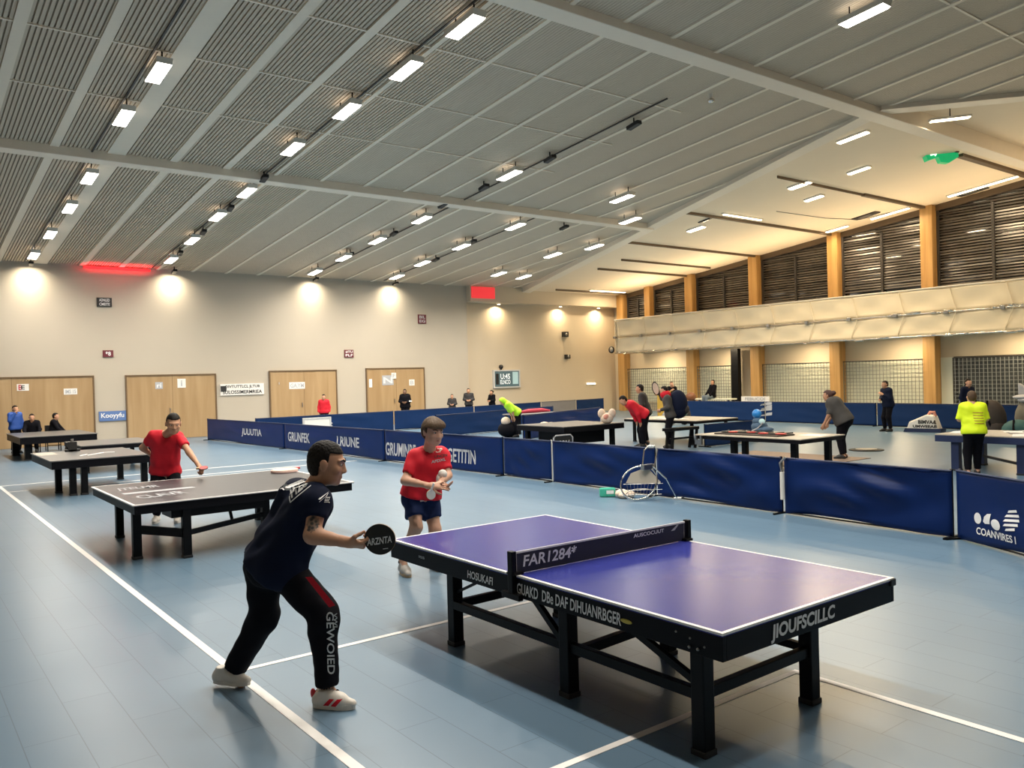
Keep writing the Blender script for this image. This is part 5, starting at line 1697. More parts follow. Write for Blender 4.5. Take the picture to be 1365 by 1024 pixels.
def hand_prims(F, wr, fw, pn, side, s, curl=0.5, spread=0.02, grip=False):
    """five fingered hand: wr wrist, fw direction of the knuckles, pn palm normal, side = direction of the thumb"""
    fw, pn, side = fw.normalized(), pn.normalized(), side.normalized()
    k = 0.012 * s
    base = wr + fw * (0.085 * s)
    F.cone(wr - fw * .03 * s, wr + fw * .02 * s, .027 * s, .027 * s, k)
    for q in (-.028, -.01, .01, .028):
        F.cone(wr + fw * .012 * s + side * q * .6 * s, base + side * q * s, .016 * s, .0135 * s, .02 * s)
    ln = {-.030: .062, -.010: .078, .011: .085, .031: .076}
    for i, (q, L) in enumerate(ln.items()):
        c = curl * (1.0 + .12 * (3 - i) * .5)
        p = base + side * q * s
        d = (fw + side * (q * spread * 10)).normalized()
        ang = 0.0
        r0 = .0098 * s
        for j, fr in enumerate((.45, .31, .24)):
            ang += c * (0.75 if j == 0 else .95)
            dd = d * math.cos(ang) + pn * math.sin(ang)
            e = p + dd * (L * fr * s * 1.12)
            F.cone(p, e, r0, r0 * .9, .005 * s)
            p = e
            r0 *= .92
    tb = wr + fw * .022 * s + side * .024 * s
    td = (fw * .62 + side * .72 + pn * (.35 + .25 * curl)).normalized()
    t2 = tb + td * .042 * s
    td2 = (fw * .85 + side * (.30 - .35 * curl) + pn * (.3 + .4 * curl)).normalized()
    t3 = t2 + td2 * .033 * s
    F.cone(tb, t2, .0155 * s, .0125 * s, .014 * s)
    F.cone(t2, t3, .0118 * s, .0105 * s, .005 * s)
    F.cone(t3, t3 + (td2 + pn * .2 * curl).normalized() * .024 * s, .0102 * s, .0085 * s, .004 * s)


def frame_of(up, fw):
    u = up.normalized()
    f = (fw - u * fw.dot(u)).normalized()
    r = f.cross(u).normalized()
    return r, f, u


def head_prims(F, c, r, f, u, s, detail=True):
    P = lambda x, y, z: c + r * (x * s) + f * (y * s) + u * (z * s)
    R = (r, f, u)
    F.ell(P(0, -.012, .028), (.074 * s, .094 * s, .088 * s), R, .02 * s)          # skull
    F.ell(P(0, .022, -.030), (.060 * s, .070 * s, .080 * s), R, .03 * s)          # face
    F.cone(P(-.030, .040, -.075), P(.030, .040, -.075), .030 * s, .030 * s, .03 * s)  # jaw
    F.ell(P(0, .066, -.094), (.022 * s, .020 * s, .018 * s), R, .02 * s)          # chin
    F.cone(P(0, .084, .014), P(0, .101, -.026), .009 * s, .0125 * s, .016 * s)     # nose
    if detail:
        for q in (-1, 1):
            F.ell(P(q * .012, .094, -.032), (.009 * s, .009 * s, .008 * s), R, .008 * s)
            F.cone(P(q * .012, .085, .030), P(q * .048, .070, .028), .009 * s, .008 * s, .014 * s)   # brow ridge
            F.ell(P(q * .045, .060, -.022), (.020 * s, .018 * s, .020 * s), R, .025 * s)             # cheek
            # ear: rim and lobe
            F.ell(P(q * .078, -.010, -.006), (.010 * s, .020 * s, .031 * s), R, .008 * s)
            F.ell(P(q * .083, -.014, .006), (.006 * s, .019 * s, .022 * s), R, .006 * s)
            F.ell(P(q * .080, -.006, -.022), (.006 * s, .011 * s, .013 * s), R, .006 * s)
        F.cone(P(-.020, .083, -.058), P(.020, .083, -.058), .0075 * s, .0075 * s, .008 * s)          # lips
        F.cone(P(-.016, .081, -.069), P(.016, .081, -.069), .0085 * s, .0085 * s, .008 * s)


def figure(name, label, J, group=None, s=1.0, vox=0.022, hv=0.01, hand_v=None, skin='skin', hair='hair', hair_kind='short', top=None, bottom=None, shoes=None,
           curl=(0.5, 0.5), palm=None, thumbs=None, hand_dir=None, girth=1.0, eyes=True, root=None, hs=1.0, arm=1.0, leg=1.0, folds=0.004):
    """J: joints as world points. top = (material, sleeve fraction 0..2, hem drop); bottom = (material, leg fraction 0..2)"""
    J = {k: Vector(v) for k, v in J.items()}
    base = root or Vector((lerp(J['anL'], J['anR'], .5).x, lerp(J['anL'], J['anR'], .5).y, 0))
    t = thing('person', label, 'person', tuple(base), group)
    hipC, shC = lerp(J['hipL'], J['hipR'], .5), lerp(J['shL'], J['shR'], .5)
    ax = (shC - hipC).normalized()
    lat = (J['shR'] - J['shL']).normalized()
    fwd = ax.cross(lat)
    fwd = -fwd if fwd.dot(J['face']) < -0.3 else fwd
    hr, hf, hu = frame_of(J['up'] if 'up' in J else (J['head'] - shC), J['face'])
    g = girth

    def torso(F, e):
        k = .07 * s
        L, R_ = lerp(shC, J['shL'], .58), lerp(shC, J['shR'], .58)
        l, r_ = lerp(hipC, J['hipL'], .75), lerp(hipC, J['hipR'], .75)
        ml, mr = lerp(L, l, .62) , lerp(R_, r_, .62)
        for a, m_, b in ((L, ml, l), (R_, mr, r_)):
            F.cone(a - ax * .05 * s, m_, (.105 * s) * g + e, (.098 * s) * g + e, k)
            F.cone(m_, b, (.098 * s) * g + e, (.110 * s) * g + e, k)
        F.cone(lerp(shC, hipC, .2) + fwd * .02 * s, lerp(shC, hipC, .9) + fwd * .015 * s, .10 * s * g + e, .098 * s * g + e, k)
        F.cone(lerp(shC, J['shL'], .35) + ax * .02 * s, J['shL'], .060 * s + e, .058 * s + e, .05 * s)
        F.cone(lerp(shC, J['shR'], .35) + ax * .02 * s, J['shR'], .060 * s + e, .058 * s + e, .05 * s)

    def pelvis(F, e):
        F.cone(J['hipL'], J['hipR'], .104 * s * g + e, .104 * s * g + e, .05 * s)
        F.cone(hipC - fwd * .04 * s, hipC + ax * .12 * s, .10 * s * g + e, .10 * s * g + e, .06 * s)

    def limb(F, a, m_, b, r, e, k, upto=2.0, bulge=None, slack=0.0):
        """two segment limb, cut clean at fraction upto (0..2)"""
        if upto > 1:
            q = lerp(m_, b, upto - 1)
            n_ = (b - m_).normalized()
            cut = [(V3(q), V3(n_))]
            F.cone(a, m_, r[0] + e, r[1] + e + slack, k)
            F.cone(m_, b, r[1] + e + slack, r[2] + e + slack, k, cut)
            if bulge is not None:
                F.cone(lerp(m_, b, .12) + bulge, lerp(m_, b, .48) + bulge, r[3] + e, r[3] * .8 + e, k, cut)
        else:
            q = lerp(a, m_, upto)
            n_ = (m_ - a).normalized()
            F.cone(a, m_, r[0] + e, r[1] + e + slack, k, [(V3(q), V3(n_))])
    LEG = (.088 * s * g * leg, .058 * s * leg, .037 * s * leg, .050 * s * leg)
    ARM = (.050 * s * arm, .041 * s * arm, .027 * s * arm, .034 * s * arm)
    h_ = s * hs
    # ---- body
    F = Field()
    torso(F, -.004)
    pelvis(F, -.004)
    neck_b = shC + ax * .02 * s
    neck_t = J['head'] - hu * .07 * h_ - hf * .02 * h_
    F.cone(neck_b, neck_t, .062 * s, .054 * s, .03 * s)
    head_prims(F, J['head'], hr, hf, hu, h_, vox < .03)
    hands = []
    for S in 'LR':
        limb(F, J['sh' + S], J['el' + S], J['wr' + S], ARM, 0, .03 * s, bulge=Vector((0, 0, 0)))
        kb = (J['kn' + S] - lerp(J['hip' + S], J['an' + S], .5))
        kb = kb.normalized() * (-.012 * s) if kb.length > .01 else -fwd * .012 * s
        limb(F, J['hip' + S], J['kn' + S], J['an' + S], LEG, 0, .035 * s, bulge=kb * 1.3)
        F.cone(J['an' + S], J['toe' + S], .036 * s, .026 * s, .02 * s)
        F.cone(J['an' + S], J['an' + S] - (J['toe' + S] - J['an' + S]).normalized() * .05 * s - Vector((0, 0, .03 * s)), .036 * s, .03 * s, .02 * s)
        hd = (J['wr' + S] - J['el' + S]).normalized() if not hand_dir or S not in hand_dir else hand_dir[S].normalized()
        pn = palm[S] if palm and S in palm else (-lat if S == 'R' else lat)
        pn = (pn - hd * pn.dot(hd))
        pn = pn.normalized() if pn.length > .05 else hd.orthogonal().normalized()
        th = thumbs[S] if thumbs and S in thumbs else (pn.cross(hd) if S == 'R' else hd.cross(pn))
        th = (th - hd * th.dot(hd) - pn * th.dot(pn)).normalized()
        hands.append((S, hd, pn, th))
    boxes = []
    parts = []
    lo, hi = F.bounds()
    if hv < vox:
        a = np.array(J['head']) - .145 * h_
        b = np.array(J['head']) + .155 * h_
        parts.append(field_mesh(F, hv, lo=a, hi=b))
        boxes.append((a + 1.2 * vox, b - 1.2 * vox))
    parts.insert(0, field_mesh(F, vox, skip=boxes))
    for S, hd, pn, th in hands:
        HF = Field()
        HF.cone(lerp(J['el' + S], J['wr' + S], .8), J['wr' + S], ARM[2] * 1.12, ARM[2], .02 * s)
        hand_prims(HF, J['wr' + S], hd, pn, th, s * 1.05, curl[0 if S == 'L' else 1])
        parts.append(field_mesh(HF, hand_v or max(.0065, hv * .8)))
    body = mesh_obj('body', parts, M[skin], t)
    # ---- clothes
    rnd = random.Random(len(label) * 7 + int(base.x * 100))
    dirs = [Vector((rnd.uniform(-1, 1), rnd.uniform(-1, 1), rnd.uniform(-1, 1))).normalized() for _ in range(4)]

    def wrinkle(D, X, Y, Z, amp=folds * s):
        w = 0
        for i, d in enumerate(dirs):
            fq = (26, 41, 58, 75)[i] / s
            w = w + np.sin((X * d.x + Y * d.y + Z * d.z) * fq + i * 1.7 + 1.5 * np.sin(Z * 11 + i)) * (1.0, .7, .5, .3)[i]
        return D + w * amp * .5
    ret = {'thing': t, 'body': body, 'frame': (hr, hf, hu), 'ax': ax, 'lat': lat, 'fwd': fwd, 'hands': hands}
    if bottom:
        mm, upto = bottom[0], bottom[1]
        slack = bottom[2] if len(bottom) > 2 else .012
        B = Field()
        pelvis(B, .012)
        B.cone(hipC + ax * .05 * s, hipC + ax * .16 * s, .100 * s * g + .008, .098 * s * g + .006, .05 * s)
        for S in 'LR':
            limb(B, J['hip' + S], J['kn' + S], J['an' + S], LEG, .012, .04 * s, upto, bulge=(Vector((0, 0, 0)) if upto > 1 else None), slack=slack)
        q = hipC + ax * .19 * s

        def cutw(D, X, Y, Z):
            D = wrinkle(D, X, Y, Z)
            return np.maximum(D, (X - q.x) * ax.x + (Y - q.y) * ax.y + (Z - q.z) * ax.z)
        ret['bottom'] = mesh_obj('trousers' if upto > 1.2 else 'shorts', [field_mesh(B, vox, cutw)], M[mm], t)
    if top:
        mm, sl, hem = top
        T = Field()
        torso(T, .014)
        for S in 'LR':
            limb(T, J['sh' + S], J['el' + S], J['wr' + S], (ARM[0] + .012, ARM[1] + .010, ARM[2] + .004, ARM[3]), .008, .035 * s, sl, bulge=None, slack=.010 if sl <= 1 else .004)
        # tail of the shirt over the hips
        T.cone(hipC - fwd * .042 * s, hipC - fwd * .02 * s + ax * .15 * s, .104 * s * g + .026, .102 * s * g + .024, .06 * s)
        T.cone(J['hipL'], J['hipR'], .112 * s * g + .022, .112 * s * g + .022, .06 * s)
        for S in 'LR':
            T.cone(lerp(hipC, J['hip' + S], .8), lerp(hipC, J['hip' + S], .8) - ax * .12 * s, .11 * s * g + .012, .112 * s * g + .012, .05 * s)
        q = hipC - ax * hem * s
        nb = neck_b + ax * .035 * s + fwd * .0
        ndir = (ax * .9 + (neck_t - neck_b).normalized() * .3).normalized()

        def cuth(D, X, Y, Z):
            D = wrinkle(D, X, Y, Z)
            D = np.maximum(D, -((X - q.x) * ax.x + (Y - q.y) * ax.y + (Z - q.z) * ax.z))
            # neck opening
            nd_ = (neck_t - neck_b).normalized()
            px, py, pz = X - neck_b.x, Y - neck_b.y, Z - neck_b.z
            tt = np.clip(px * nd_.x + py * nd_.y + pz * nd_.z, -.1 * s, .3 * s)
            dn = np.sqrt((px - tt * nd_.x) ** 2 + (py - tt * nd_.y) ** 2 + (pz - tt * nd_.z) ** 2) - .066 * s
            return np.maximum(D, -dn)
        nm = 'shirt' if sl <= 1 else 'jacket'
        ret['top'] = mesh_obj(nm, [field_mesh(T, vox, cuth)], M[mm], t)
    if shoes:
        um, sm = shoes
        for S in 'LR':
            a, tt = J['an' + S], J['toe' + S]
            d = (tt - a)
            pitch = J.get('pitch' + S)
            dirv = Vector((d.x, d.y, d.z if pitch else 0)).normalized()
            upv = Vector((0, 0, 1)) if not pitch else pitch.normalized()
            dirv = (dirv - upv * dirv.dot(upv)).normalized()
            sd = dirv.cross(upv)
            heel = J.get('heel' + S) or Vector((a.x, a.y, 0)) - dirv * .055 * s
            if not J.get('heel' + S):
                heel.z = 0.0
            P = lambda x, y, z: heel + dirv * (x * s) + sd * (y * s) + upv * (z * s)
            Sh = Field()
            Sh.cone(P(.03, 0, .045), P(.16, 0, .042), .040 * s, .043 * s, .03 * s)
            Sh.cone(P(.16, 0, .042), P(.245, 0, .030), .043 * s, .028 * s, .03 * s)
            Sh.cone(P(.045, 0, .05), P(.065, 0, .105), .042 * s, .042 * s, .03 * s, [(V3(P(0, 0, .112)), V3(upv))])
            Sh.cone(P(.10, 0, .075), P(.17, 0, .055), .032 * s, .032 * s, .03 * s)
            q = P(0, 0, .022)

            def cs(D, X, Y, Z):
                return np.maximum(D, -((X - q.x) * upv.x + (Y - q.y) * upv.y + (Z - q.z) * upv.z))
            v = max(.006, min(vox * .55, .014))
            so = mesh_obj('shoe', [field_mesh(Sh, v, cs)], M[um], t)
            mb = MB()
            out = []
            for i in range(24):
                aa = 2 * PI * i / 24
                x = .128 + .137 * math.cos(aa)
                w_ = .047 if x > .14 else .041
                out.append(P(x, w_ * math.copysign(abs(math.sin(aa)) ** .75, math.sin(aa)), 0.001))
            mb.prism(out, upv * .030 * s)
            obj('sole', mb, M[sm], so)
            if vox < .02:
                mb = MB()
                for i in range(5):
                    x = .10 + i * .022
                    z = .115 - i * .0075
                    mb.tube([P(x, -.022, z - .012), P(x + .006, 0, z - .0), P(x, .022, z - .012)], .0035 * s, 5)
                obj('laces', mb, M['shoe_grey'] if um == 'shoe_white' else M['paper'], so)
            ret['shoe' + S] = so
            ret['shoeP' + S] = P
    # ---- hair
    if hair_kind:
        H = Field()
        P = lambda x, y, z: J['head'] + hr * (x * h_) + hf * (y * h_) + hu * (z * h_)
        R3 = (hr, hf, hu)
        if hair_kind == 'short':
            H.ell(P(0, -.014, .036), (.079 * h_, .0985 * h_, .092 * h_), R3, .01)
            H.ell(P(0, -.045, -.005), (.074 * h_, .062 * h_, .082 * h_), R3, .02 * h_)
        elif hair_kind == 'full':      # thick fringe hanging over the forehead
            H.ell(P(0, -.010, .040), (.092 * h_, .108 * h_, .098 * h_), R3, .01)
            H.ell(P(-.01, .050, .070), (.075 * h_, .054 * h_, .040 * h_), R3, .03 * h_)
            H.ell(P(.05, .040, .048), (.042 * h_, .055 * h_, .050 * h_), R3, .03 * h_)
            H.ell(P(0, -.05, .0), (.082 * h_, .062 * h_, .085 * h_), R3, .02 * h_)
        elif hair_kind == 'bun':
            H.ell(P(0, -.014, .036), (.084 * h_, .104 * h_, .094 * h_), R3, .01)
            H.ell(P(0, -.05, .0), (.08 * h_, .066 * h_, .085 * h_), R3, .02 * h_)
            H.ell(P(0, -.13, .035), (.055 * h_, .055 * h_, .055 * h_), R3, .02 * h_)
        elif hair_kind == 'hood':
            H.ell(P(0, -.02, .02), (.105 * h_, .12 * h_, .125 * h_), R3, .02 * h_)
            H.cone(P(0, -.05, -.06), neck_b - hf * .03 * h_, .09 * h_, .10 * h_, .04 * h_)

        def cutf(D, X, Y, Z):
            lx = (X - J['head'].x) * hr.x + (Y - J['head'].y) * hr.y + (Z - J['head'].z) * hr.z
            ly = (X - J['head'].x) * hf.x + (Y - J['head'].y) * hf.y + (Z - J['head'].z) * hf.z
            lz = (X - J['head'].x) * hu.x + (Y - J['head'].y) * hu.y + (Z - J['head'].z) * hu.z
            if hair_kind == 'hood':
                return np.maximum(D, (ly - .05 * h_))
            n_ = np.sin(lx * 210 / h_) * np.sin(ly * 170 / h_ + 1) * np.sin(lz * 190 / h_) * .0022 * h_
            D = D + n_
            front = .067 * h_ if hair_kind != 'full' else .045 * h_
            # below the hairline: everything in front of the ears goes
            fline = np.maximum(ly * 1.0 - .010 * h_ + np.where(lz < -.02 * h_, .02 * h_, 0), front - lz)     # keep where either behind or above
            keep = np.minimum(ly - .012 * h_, front - lz + 0 * ly)
            D = np.maximum(D, keep)
            side = np.minimum(-.012 * h_ - lz, ly + .035 * h_)       # around the ears
            D = np.maximum(D, side)
            return np.maximum(D, -.085 * h_ - lz)
        ret['hair'] = mesh_obj('hair' if hair_kind != 'hood' else 'hood', [field_mesh(H, hv if hv < .02 else .016, cutf)], M[hair], t)
    if eyes and hair_kind is not None:
        for q in (-1, 1):
            c = J['head'] + hr * (q * .032 * h_) + hf * (.0755 * h_) + hu * (.008 * h_)
            e = obj('eye', MB().ball(c, (.0115 * h_, .0105 * h_, .0075 * h_), 10, 7), M['eye_white'], t, smooth=True)
            obj('pupil', MB().ball(c + hf * .0058 * h_, .0062 * h_, 8, 6), M['pupil'], e, smooth=True)
            if vox < .02:
                mb = MB().tube([J['head'] + hr * (q * .014 * h_) + hf * (.095 * h_) + hu * (.026 * h_), J['head'] + hr * (q * .034 * h_) + hf * (.089 * h_) + hu * (.036 * h_), J['head'] + hr * (q * .054 * h_) + hf * (.072 * h_) + hu * (.029 * h_)], [.0045 * h_, .005 * h_, .003 * h_], 6)
                obj('eyebrow', mb, M[hair], t)
        if vox < .02:
            obj('lips', MB().ball(J['head'] + hf * .0875 * h_ - hu * .063 * h_, (.020 * h_, .0065 * h_, .0085 * h_), 12, 7, rot=Matrix((hr, hf, hu)).transposed()), M['lip'], t, smooth=True)
    return ret


# ------------------------------------------------------------------ the crouching player in navy, nearest the camera
def near_player():
    J = {}
    J['head'] = at(436, 618, 5.40)
    J['face'] = CR * 0.95 + CF * 0.12 - CU * 0.16
    J['up'] = CU * 1.0 + CR * .17
    J['shR'] = at(424, 668, 5.22)
    J['shL'] = at(397, 655, 5.58)
    J['elR'] = at(416, 714, 5.12)
    J['wrR'] = at(463, 723, 5.10)
    J['elL'] = at(398, 712, 5.66)
    J['wrL'] = at(382, 742, 5.60)
    J['hipR'] = at(376, 757, 5.36)
    J['hipL'] = at(353, 752, 5.60)
    J['knR'] = at(430, 818, 5.33)
    J['anR'] = at(436, 921, 5.36)
    J['toeR'] = at(470, 932, 5.31)
    J['knL'] = at(351, 824, 5.66)
    J['anL'] = at(309, 900, 5.76)
    J['toeL'] = at(322, 913, 5.74)
    g0 = at(419, 942, 5.35)
    J['heelR'] = Vector((g0.x, g0.y, 0.002))
    gr = Vector(at(475, 937, 5.33))
    d = Vector((gr.x - g0.x, gr.y - g0.y, 0))
    J['toeR'] = J['heelR'] + d.normalized() * .22 + Vector((0, 0, .03))
    # rear foot: ball on the floor, heel lifted a little, turned in
    hl = at(287, 921, 5.78)
    J['heelL'] = Vector((hl.x, hl.y, 0.022))
    J['pitchL'] = Vector((-.02, 0.0, 1))
    hand_d = (at(485, 727, 5.09) - J['wrR'])
    rt = figure('person', 'crouching player in navy shirt and red striped black trousers, nearest the camera', J, s=1.06, vox=.0125, hv=.0052, hand_v=.0036, skin='skin', hair='hair',
                hair_kind='short', top=('navy_cloth', .50, .03), bottom=('black_cloth', 1.90, .022), shoes=('shoe_white', 'shoe_white'), curl=(.5, 1.02),
                palm={'R': Vector((0, 0, 1)) * .85 + CF * .5, 'L': CR}, thumbs={'R': -CF * .3 + CU * .9}, hand_dir={'R': hand_d}, girth=1.16, hs=1.12, arm=1.14, leg=1.06, root=Vector((2.1, 5.4, 0)), folds=.008)
    t = rt['thing']
    # tattoo: dark ink on the outer upper arm, part of the skin
    body = rt['body']
    ink = bpy.data.materials.new('tattoo_ink')
    ink.use_nodes = True
    nt = ink.node_tree
    b = nt.nodes['Principled BSDF']
    b.inputs['Roughness'].default_value = .55
    tc = nt.nodes.new('ShaderNodeTexCoord')
    wv = nt.nodes.new('ShaderNodeTexVoronoi')
    wv.inputs['Scale'].default_value = 38
    rp = nt.nodes.new('ShaderNodeValToRGB')
    rp.color_ramp.elements[0].color = (.035, .035, .035, 1)
    rp.color_ramp.elements[0].position = .25
    rp.color_ramp.elements[1].color = (.27, .17, .12, 1)
    rp.color_ramp.elements[1].position = .62
    nt.links.new(tc.outputs['Object'], wv.inputs['Vector'])
    nt.links.new(wv.outputs['Distance'], rp.inputs['Fac'])
    nt.links.new(rp.outputs['Color'], b.inputs['Base Color'])
    body.data.materials.append(ink)
    off = world_loc(body)
    a0, a1 = lerp(J['shR'], J['elR'], .62), lerp(J['shR'], J['elR'], 1.0)
    for p in body.data.polygons:
        c = p.center + off
        tt = (c - a0).dot(a1 - a0) / (a1 - a0).length_squared
        ce = lerp(a0, a1, tt)
        r_ = c - ce
        if ((tt - .30) / .66) ** 2 + ((r_.dot(CR) - .004) / .036) ** 2 < 1 and r_.length < .085 and r_.dot(-CF) > .006:
            p.material_index = 1
    # prints on shirt and trousers
    bs = bvh_of(rt['top'])
    bt = bvh_of(rt['bottom'])
    v0, v1 = at(386, 659, 5.3), at(412, 637, 5.3)
    xd = (v1 - v0).normalized()
    nrm = CF
    yd = xd.cross(-nrm).normalized()
    yd = -yd if yd.dot(CU) < 0 else yd
    wdt = (v1 - v0).length
    text('lettering', 'H2S', M['print_white'], t, lerp(v0, v1, .5) - CF * .4, xd, yd, wdt * .8, .07, .006, bvh=bs, bdir=nrm, bold=.03)
    q = [lerp(v0, v1, a) + yd * b for a, b in ((-.02, -.052), (.98, -.052), (.98, -.046), (-.02, -.046))]
    patch('print_bar', [p - CF * .4 for p in q], M['print_white'], t, bs, nrm, .006)
    q = [lerp(v0, v1, a) + yd * b for a, b in ((-.05, -.05), (.02, -.05), (.02, .05), (-.05, .05))]
    patch('print_bar', [p - CF * .4 for p in q], M['print_white'], t, bs, nrm, .006)
    text('lettering', 'JEITL', M['print_white'], t, at(424, 671, 4.9), CU + CR * .2, -CR + CU * .2, .075, .026, .005, bvh=bs, bdir=nrm, bold=.01)
    poly = [at(px, py, 4.9) for px, py in ((407, 769.5), (416, 769), (447, 807), (439, 810))]
    patch('red_stripe', poly, M['red_cloth'], t, bt, nrm, .007)
    text('lettering', 'GEWOIED', M['print_white'], t, at(441, 857, 4.9), -CU + CR * .02, CR + CU * .02, .37, .045, .006, bvh=bt, bdir=nrm, bold=.015)
    text('lettering', 'VWL', M['print_white'], t, at(447.5, 828, 4.9), -CU + CR * .03, CR, .10, .022, .006, bvh=bt, bdir=nrm, bold=.02)
    # dark ankle cuffs and red heel details
    for S in 'LR':
        d = (J['kn' + S] - J['an' + S]).normalized()
        obj('sock', MB().tube([J['toe' + S] * .45 + J['an' + S] * .55, J['an' + S] - d * .02, J['an' + S] + d * .10], [.042, .050, .054], 14), M['black_cloth'] if S == 'R' else M['red_dark'], t, smooth=True)
    sb = bvh_of(rt['shoeR'])
    PP = rt['shoePR']
    for a in (.075, .125):
        q = [PP(a, .2, .026), PP(a + .035, .2, .026), PP(a + .075, .2, .07), PP(a + .045, .2, .07)]
        side = (PP(0, 1, 0) - PP(0, 0, 0)).normalized()
        sg = -1 if side.dot(CF) > 0 else 1
        q = [p_ - side * .2 * 1.06 + side * sg * .2 for p_ in q]
        patch('red_stripe', q, M['red_cloth'], rt['shoeR'], sb, -side * sg, .003)
    PL = rt['shoePL']
    obj('heel_tab', MB().ball(PL(-.004, 0, .08), (.016, .03, .035), 10, 7), M['red_dark'], rt['shoeL'], smooth=True)
    # the bat in his hand: a thing of its own
    bt_ = thing('table_tennis_bat', 'black bat with white lettering held out by the crouching player in navy', 'bat', tuple(at(507, 719, 5.06)))
    bc = at(506.5, 719, 5.07)
    fx = (CR * .985 - CF * .12 + CU * .02).normalized()
    fy = CU - fx * CU.dot(fx)
    fy.normalize()
    fn = fx.cross(fy).normalized()
    fn = -fn if fn.dot(CF) > 0 else fn
    rx, ry = .099, .0955
    ringp = [bc + fx * rx * math.cos(2 * PI * k / 48) + fy * ry * math.sin(2 * PI * k / 48) for k in range(48)]
    obj('blade', MB().prism([p - fn * .003 for p in ringp], fn * .006), M['bat_wood'], bt_)
    obj('rubber', MB().prism([bc + (p - bc) * .985 + fn * .003 for p in ringp], fn * .004), M['rubber'], bt_)
    obj('rubber', MB().prism([bc + (p - bc) * .985 - fn * .007 for p in ringp], fn * .004), M['bat_red'], bt_)
    hd = (J['wrR'] - bc)
    hd = (hd - fn * hd.dot(fn)).normalized()
    obj('handle', MB().bar(bc + hd * .085, bc + hd * .185, .028, .022, up=fn), M['bat_wood'], bt_, bevel=.006)
    text('lettering', 'ARZNTA', M['print_white'], bt_, bc + fn * .0075 - fx * .004 - fy * .008, fx + fy * .14, fy - fx * .14, .158, .042, .0015, shear=.25, bold=.02)
    obj('print_bar', MB().bar(bc + fn * .0078 + fx * .02 - fy * .058, bc + fn * .0078 + fx * .052 - fy * .054, .004, .001, up=fn), M['print_white'], bt_)
    return rt


near_player()


# ------------------------------------------------------------------ the standing player in red by the blue table
def red_player():
    D = 8.96
    J = {}
    J['head'] = at(577, 576, D - .06)
    J['face'] = (CR * .62 - CF * .72 - CU * .22)
    J['up'] = CU + CR * .12 - CF * .1
    J['shR'] = at(553, 609, D - .02)
    J['shL'] = at(589, 606, D + .12)
    J['elR'] = at(540, 641, D - .16)
    J['wrR'] = at(574, 648, D - .36)
    J['elL'] = at(597, 634, D + .02)
    J['wrL'] = at(582, 648, D - .28)
    J['hipR'] = at(550, 664, D + .06)
    J['hipL'] = at(571, 664, D + .16)
    J['knR'] = at(555, 703, D - .10)
    J['anR'] = at(537, 748, D + .02)
    J['knL'] = at(580, 706, D + .05)
    J['anL'] = at(578, 750, D + .25)
    a = J['anR']
    fd = Vector((CR.x * .35 - CF.x * .8, CR.y * .35 - CF.y * .8, 0)).normalized()
    for S in 'LR':
        an = J['an' + S]
        J['heel' + S] = Vector((an.x, an.y, 0.002)) - fd * .06
        J['toe' + S] = J['heel' + S] + fd * .22 + Vector((0, 0, .03))
        J['an' + S] = Vector((an.x, an.y, max(.10, an.z)))
    rt = figure('person', 'standing player in red shirt and navy shorts, behind the corner of the blue table', J, s=1.10, vox=.015, hv=.0075, hand_v=.005, skin='skin_pale', hair='hair_brown', hair_kind='full',
                top=('red_cloth', .74, -.02), bottom=('shorts_navy', .66, .03), shoes=('shoe_grey', 'sole_tan'), curl=(.35, .28), palm={'R': -CU * .5 + CF * .6, 'L': CU}, hand_dir={'R': CR * .98 - CF * .1 + CU * .04, 'L': CR * .8 - CF * .3},
                girth=1.0, hs=1.12, folds=.007)
    t = rt['thing']
    bs, bt = bvh_of(rt['top']), bvh_of(rt['bottom'])
    text('lettering', 'FTCP', M['bat_pink'], t, at(574, 607, D - .6), CR + CU * .04, CU, .13, .045, .006, bvh=bs, bdir=CF)
    text('lettering', 'LINCIN', M['print_black'], t, at(581, 614.5, D - .6), CR + CU * .1, CU, .13, .03, .006, bvh=bs, bdir=CF)
    text('lettering', 'AFDXL', M['print_grey'], t, at(578, 621, D - .6), CR + CU * .16, CU, .15, .03, .006, bvh=bs, bdir=CF)
    patch('shirt_panel', [at(px, py, D - .6) for px, py in ((561, 655), (579, 655), (577, 671), (562, 672))], M['red_cloth'], t, bs, CF, .01)
    patch('badge', [at(px, py, D - .6) for px, py in ((551.5, 669), (557.5, 668.5), (558, 679), (552, 679.5))], M['print_white'], t, bt, CF, .006)
    for S in 'LR':
        d = (J['kn' + S] - J['an' + S]).normalized()
        obj('sock', MB().tube([J['an' + S] - d * .03, J['an' + S] + d * .06], [.046, .047], 12), M['darkgrey_cloth'], t, smooth=True)
    # the white bat hanging below his hand
    c = at(574.5, 659.5, D - .46)
    b = thing('table_tennis_bat', 'small white bat held low in front by the standing player in red', 'bat', tuple(c))
    n_ = (-CF + CR * .3).normalized()
    xa = CR - n_ * CR.dot(n_)
    xa.normalize()
    ya = n_.cross(xa)
    rg = [c + xa * .048 * math.cos(2 * PI * k / 28) + ya * .052 * math.sin(2 * PI * k / 28) for k in range(28)]
    obj('blade', MB().prism([p - n_ * .006 for p in rg], n_ * .012), M['bat_wood'], b)
    obj('rubber', MB().prism([c + (p - c) * .96 + n_ * .006 for p in rg], n_ * .004), M['print_white'], b)
    obj('handle', MB().bar(c + CU * .04, c + CU * .12 + CR * .03, .028, .022), M['print_white'], b, bevel=.006)
    # towel tucked under his far arm
    c = at(590, 632, D - .1)
    mb = MB().ball(c, (.05, .05, .05), 10, 7).ball(c + CR * -.04 - CU * .06, (.03, .04, .06), 10, 7)
    tag_mesh('towel', mb, M['paper'], 'small white towel tucked under the arm of the standing player in red', 'towel', smooth=True)


red_player()


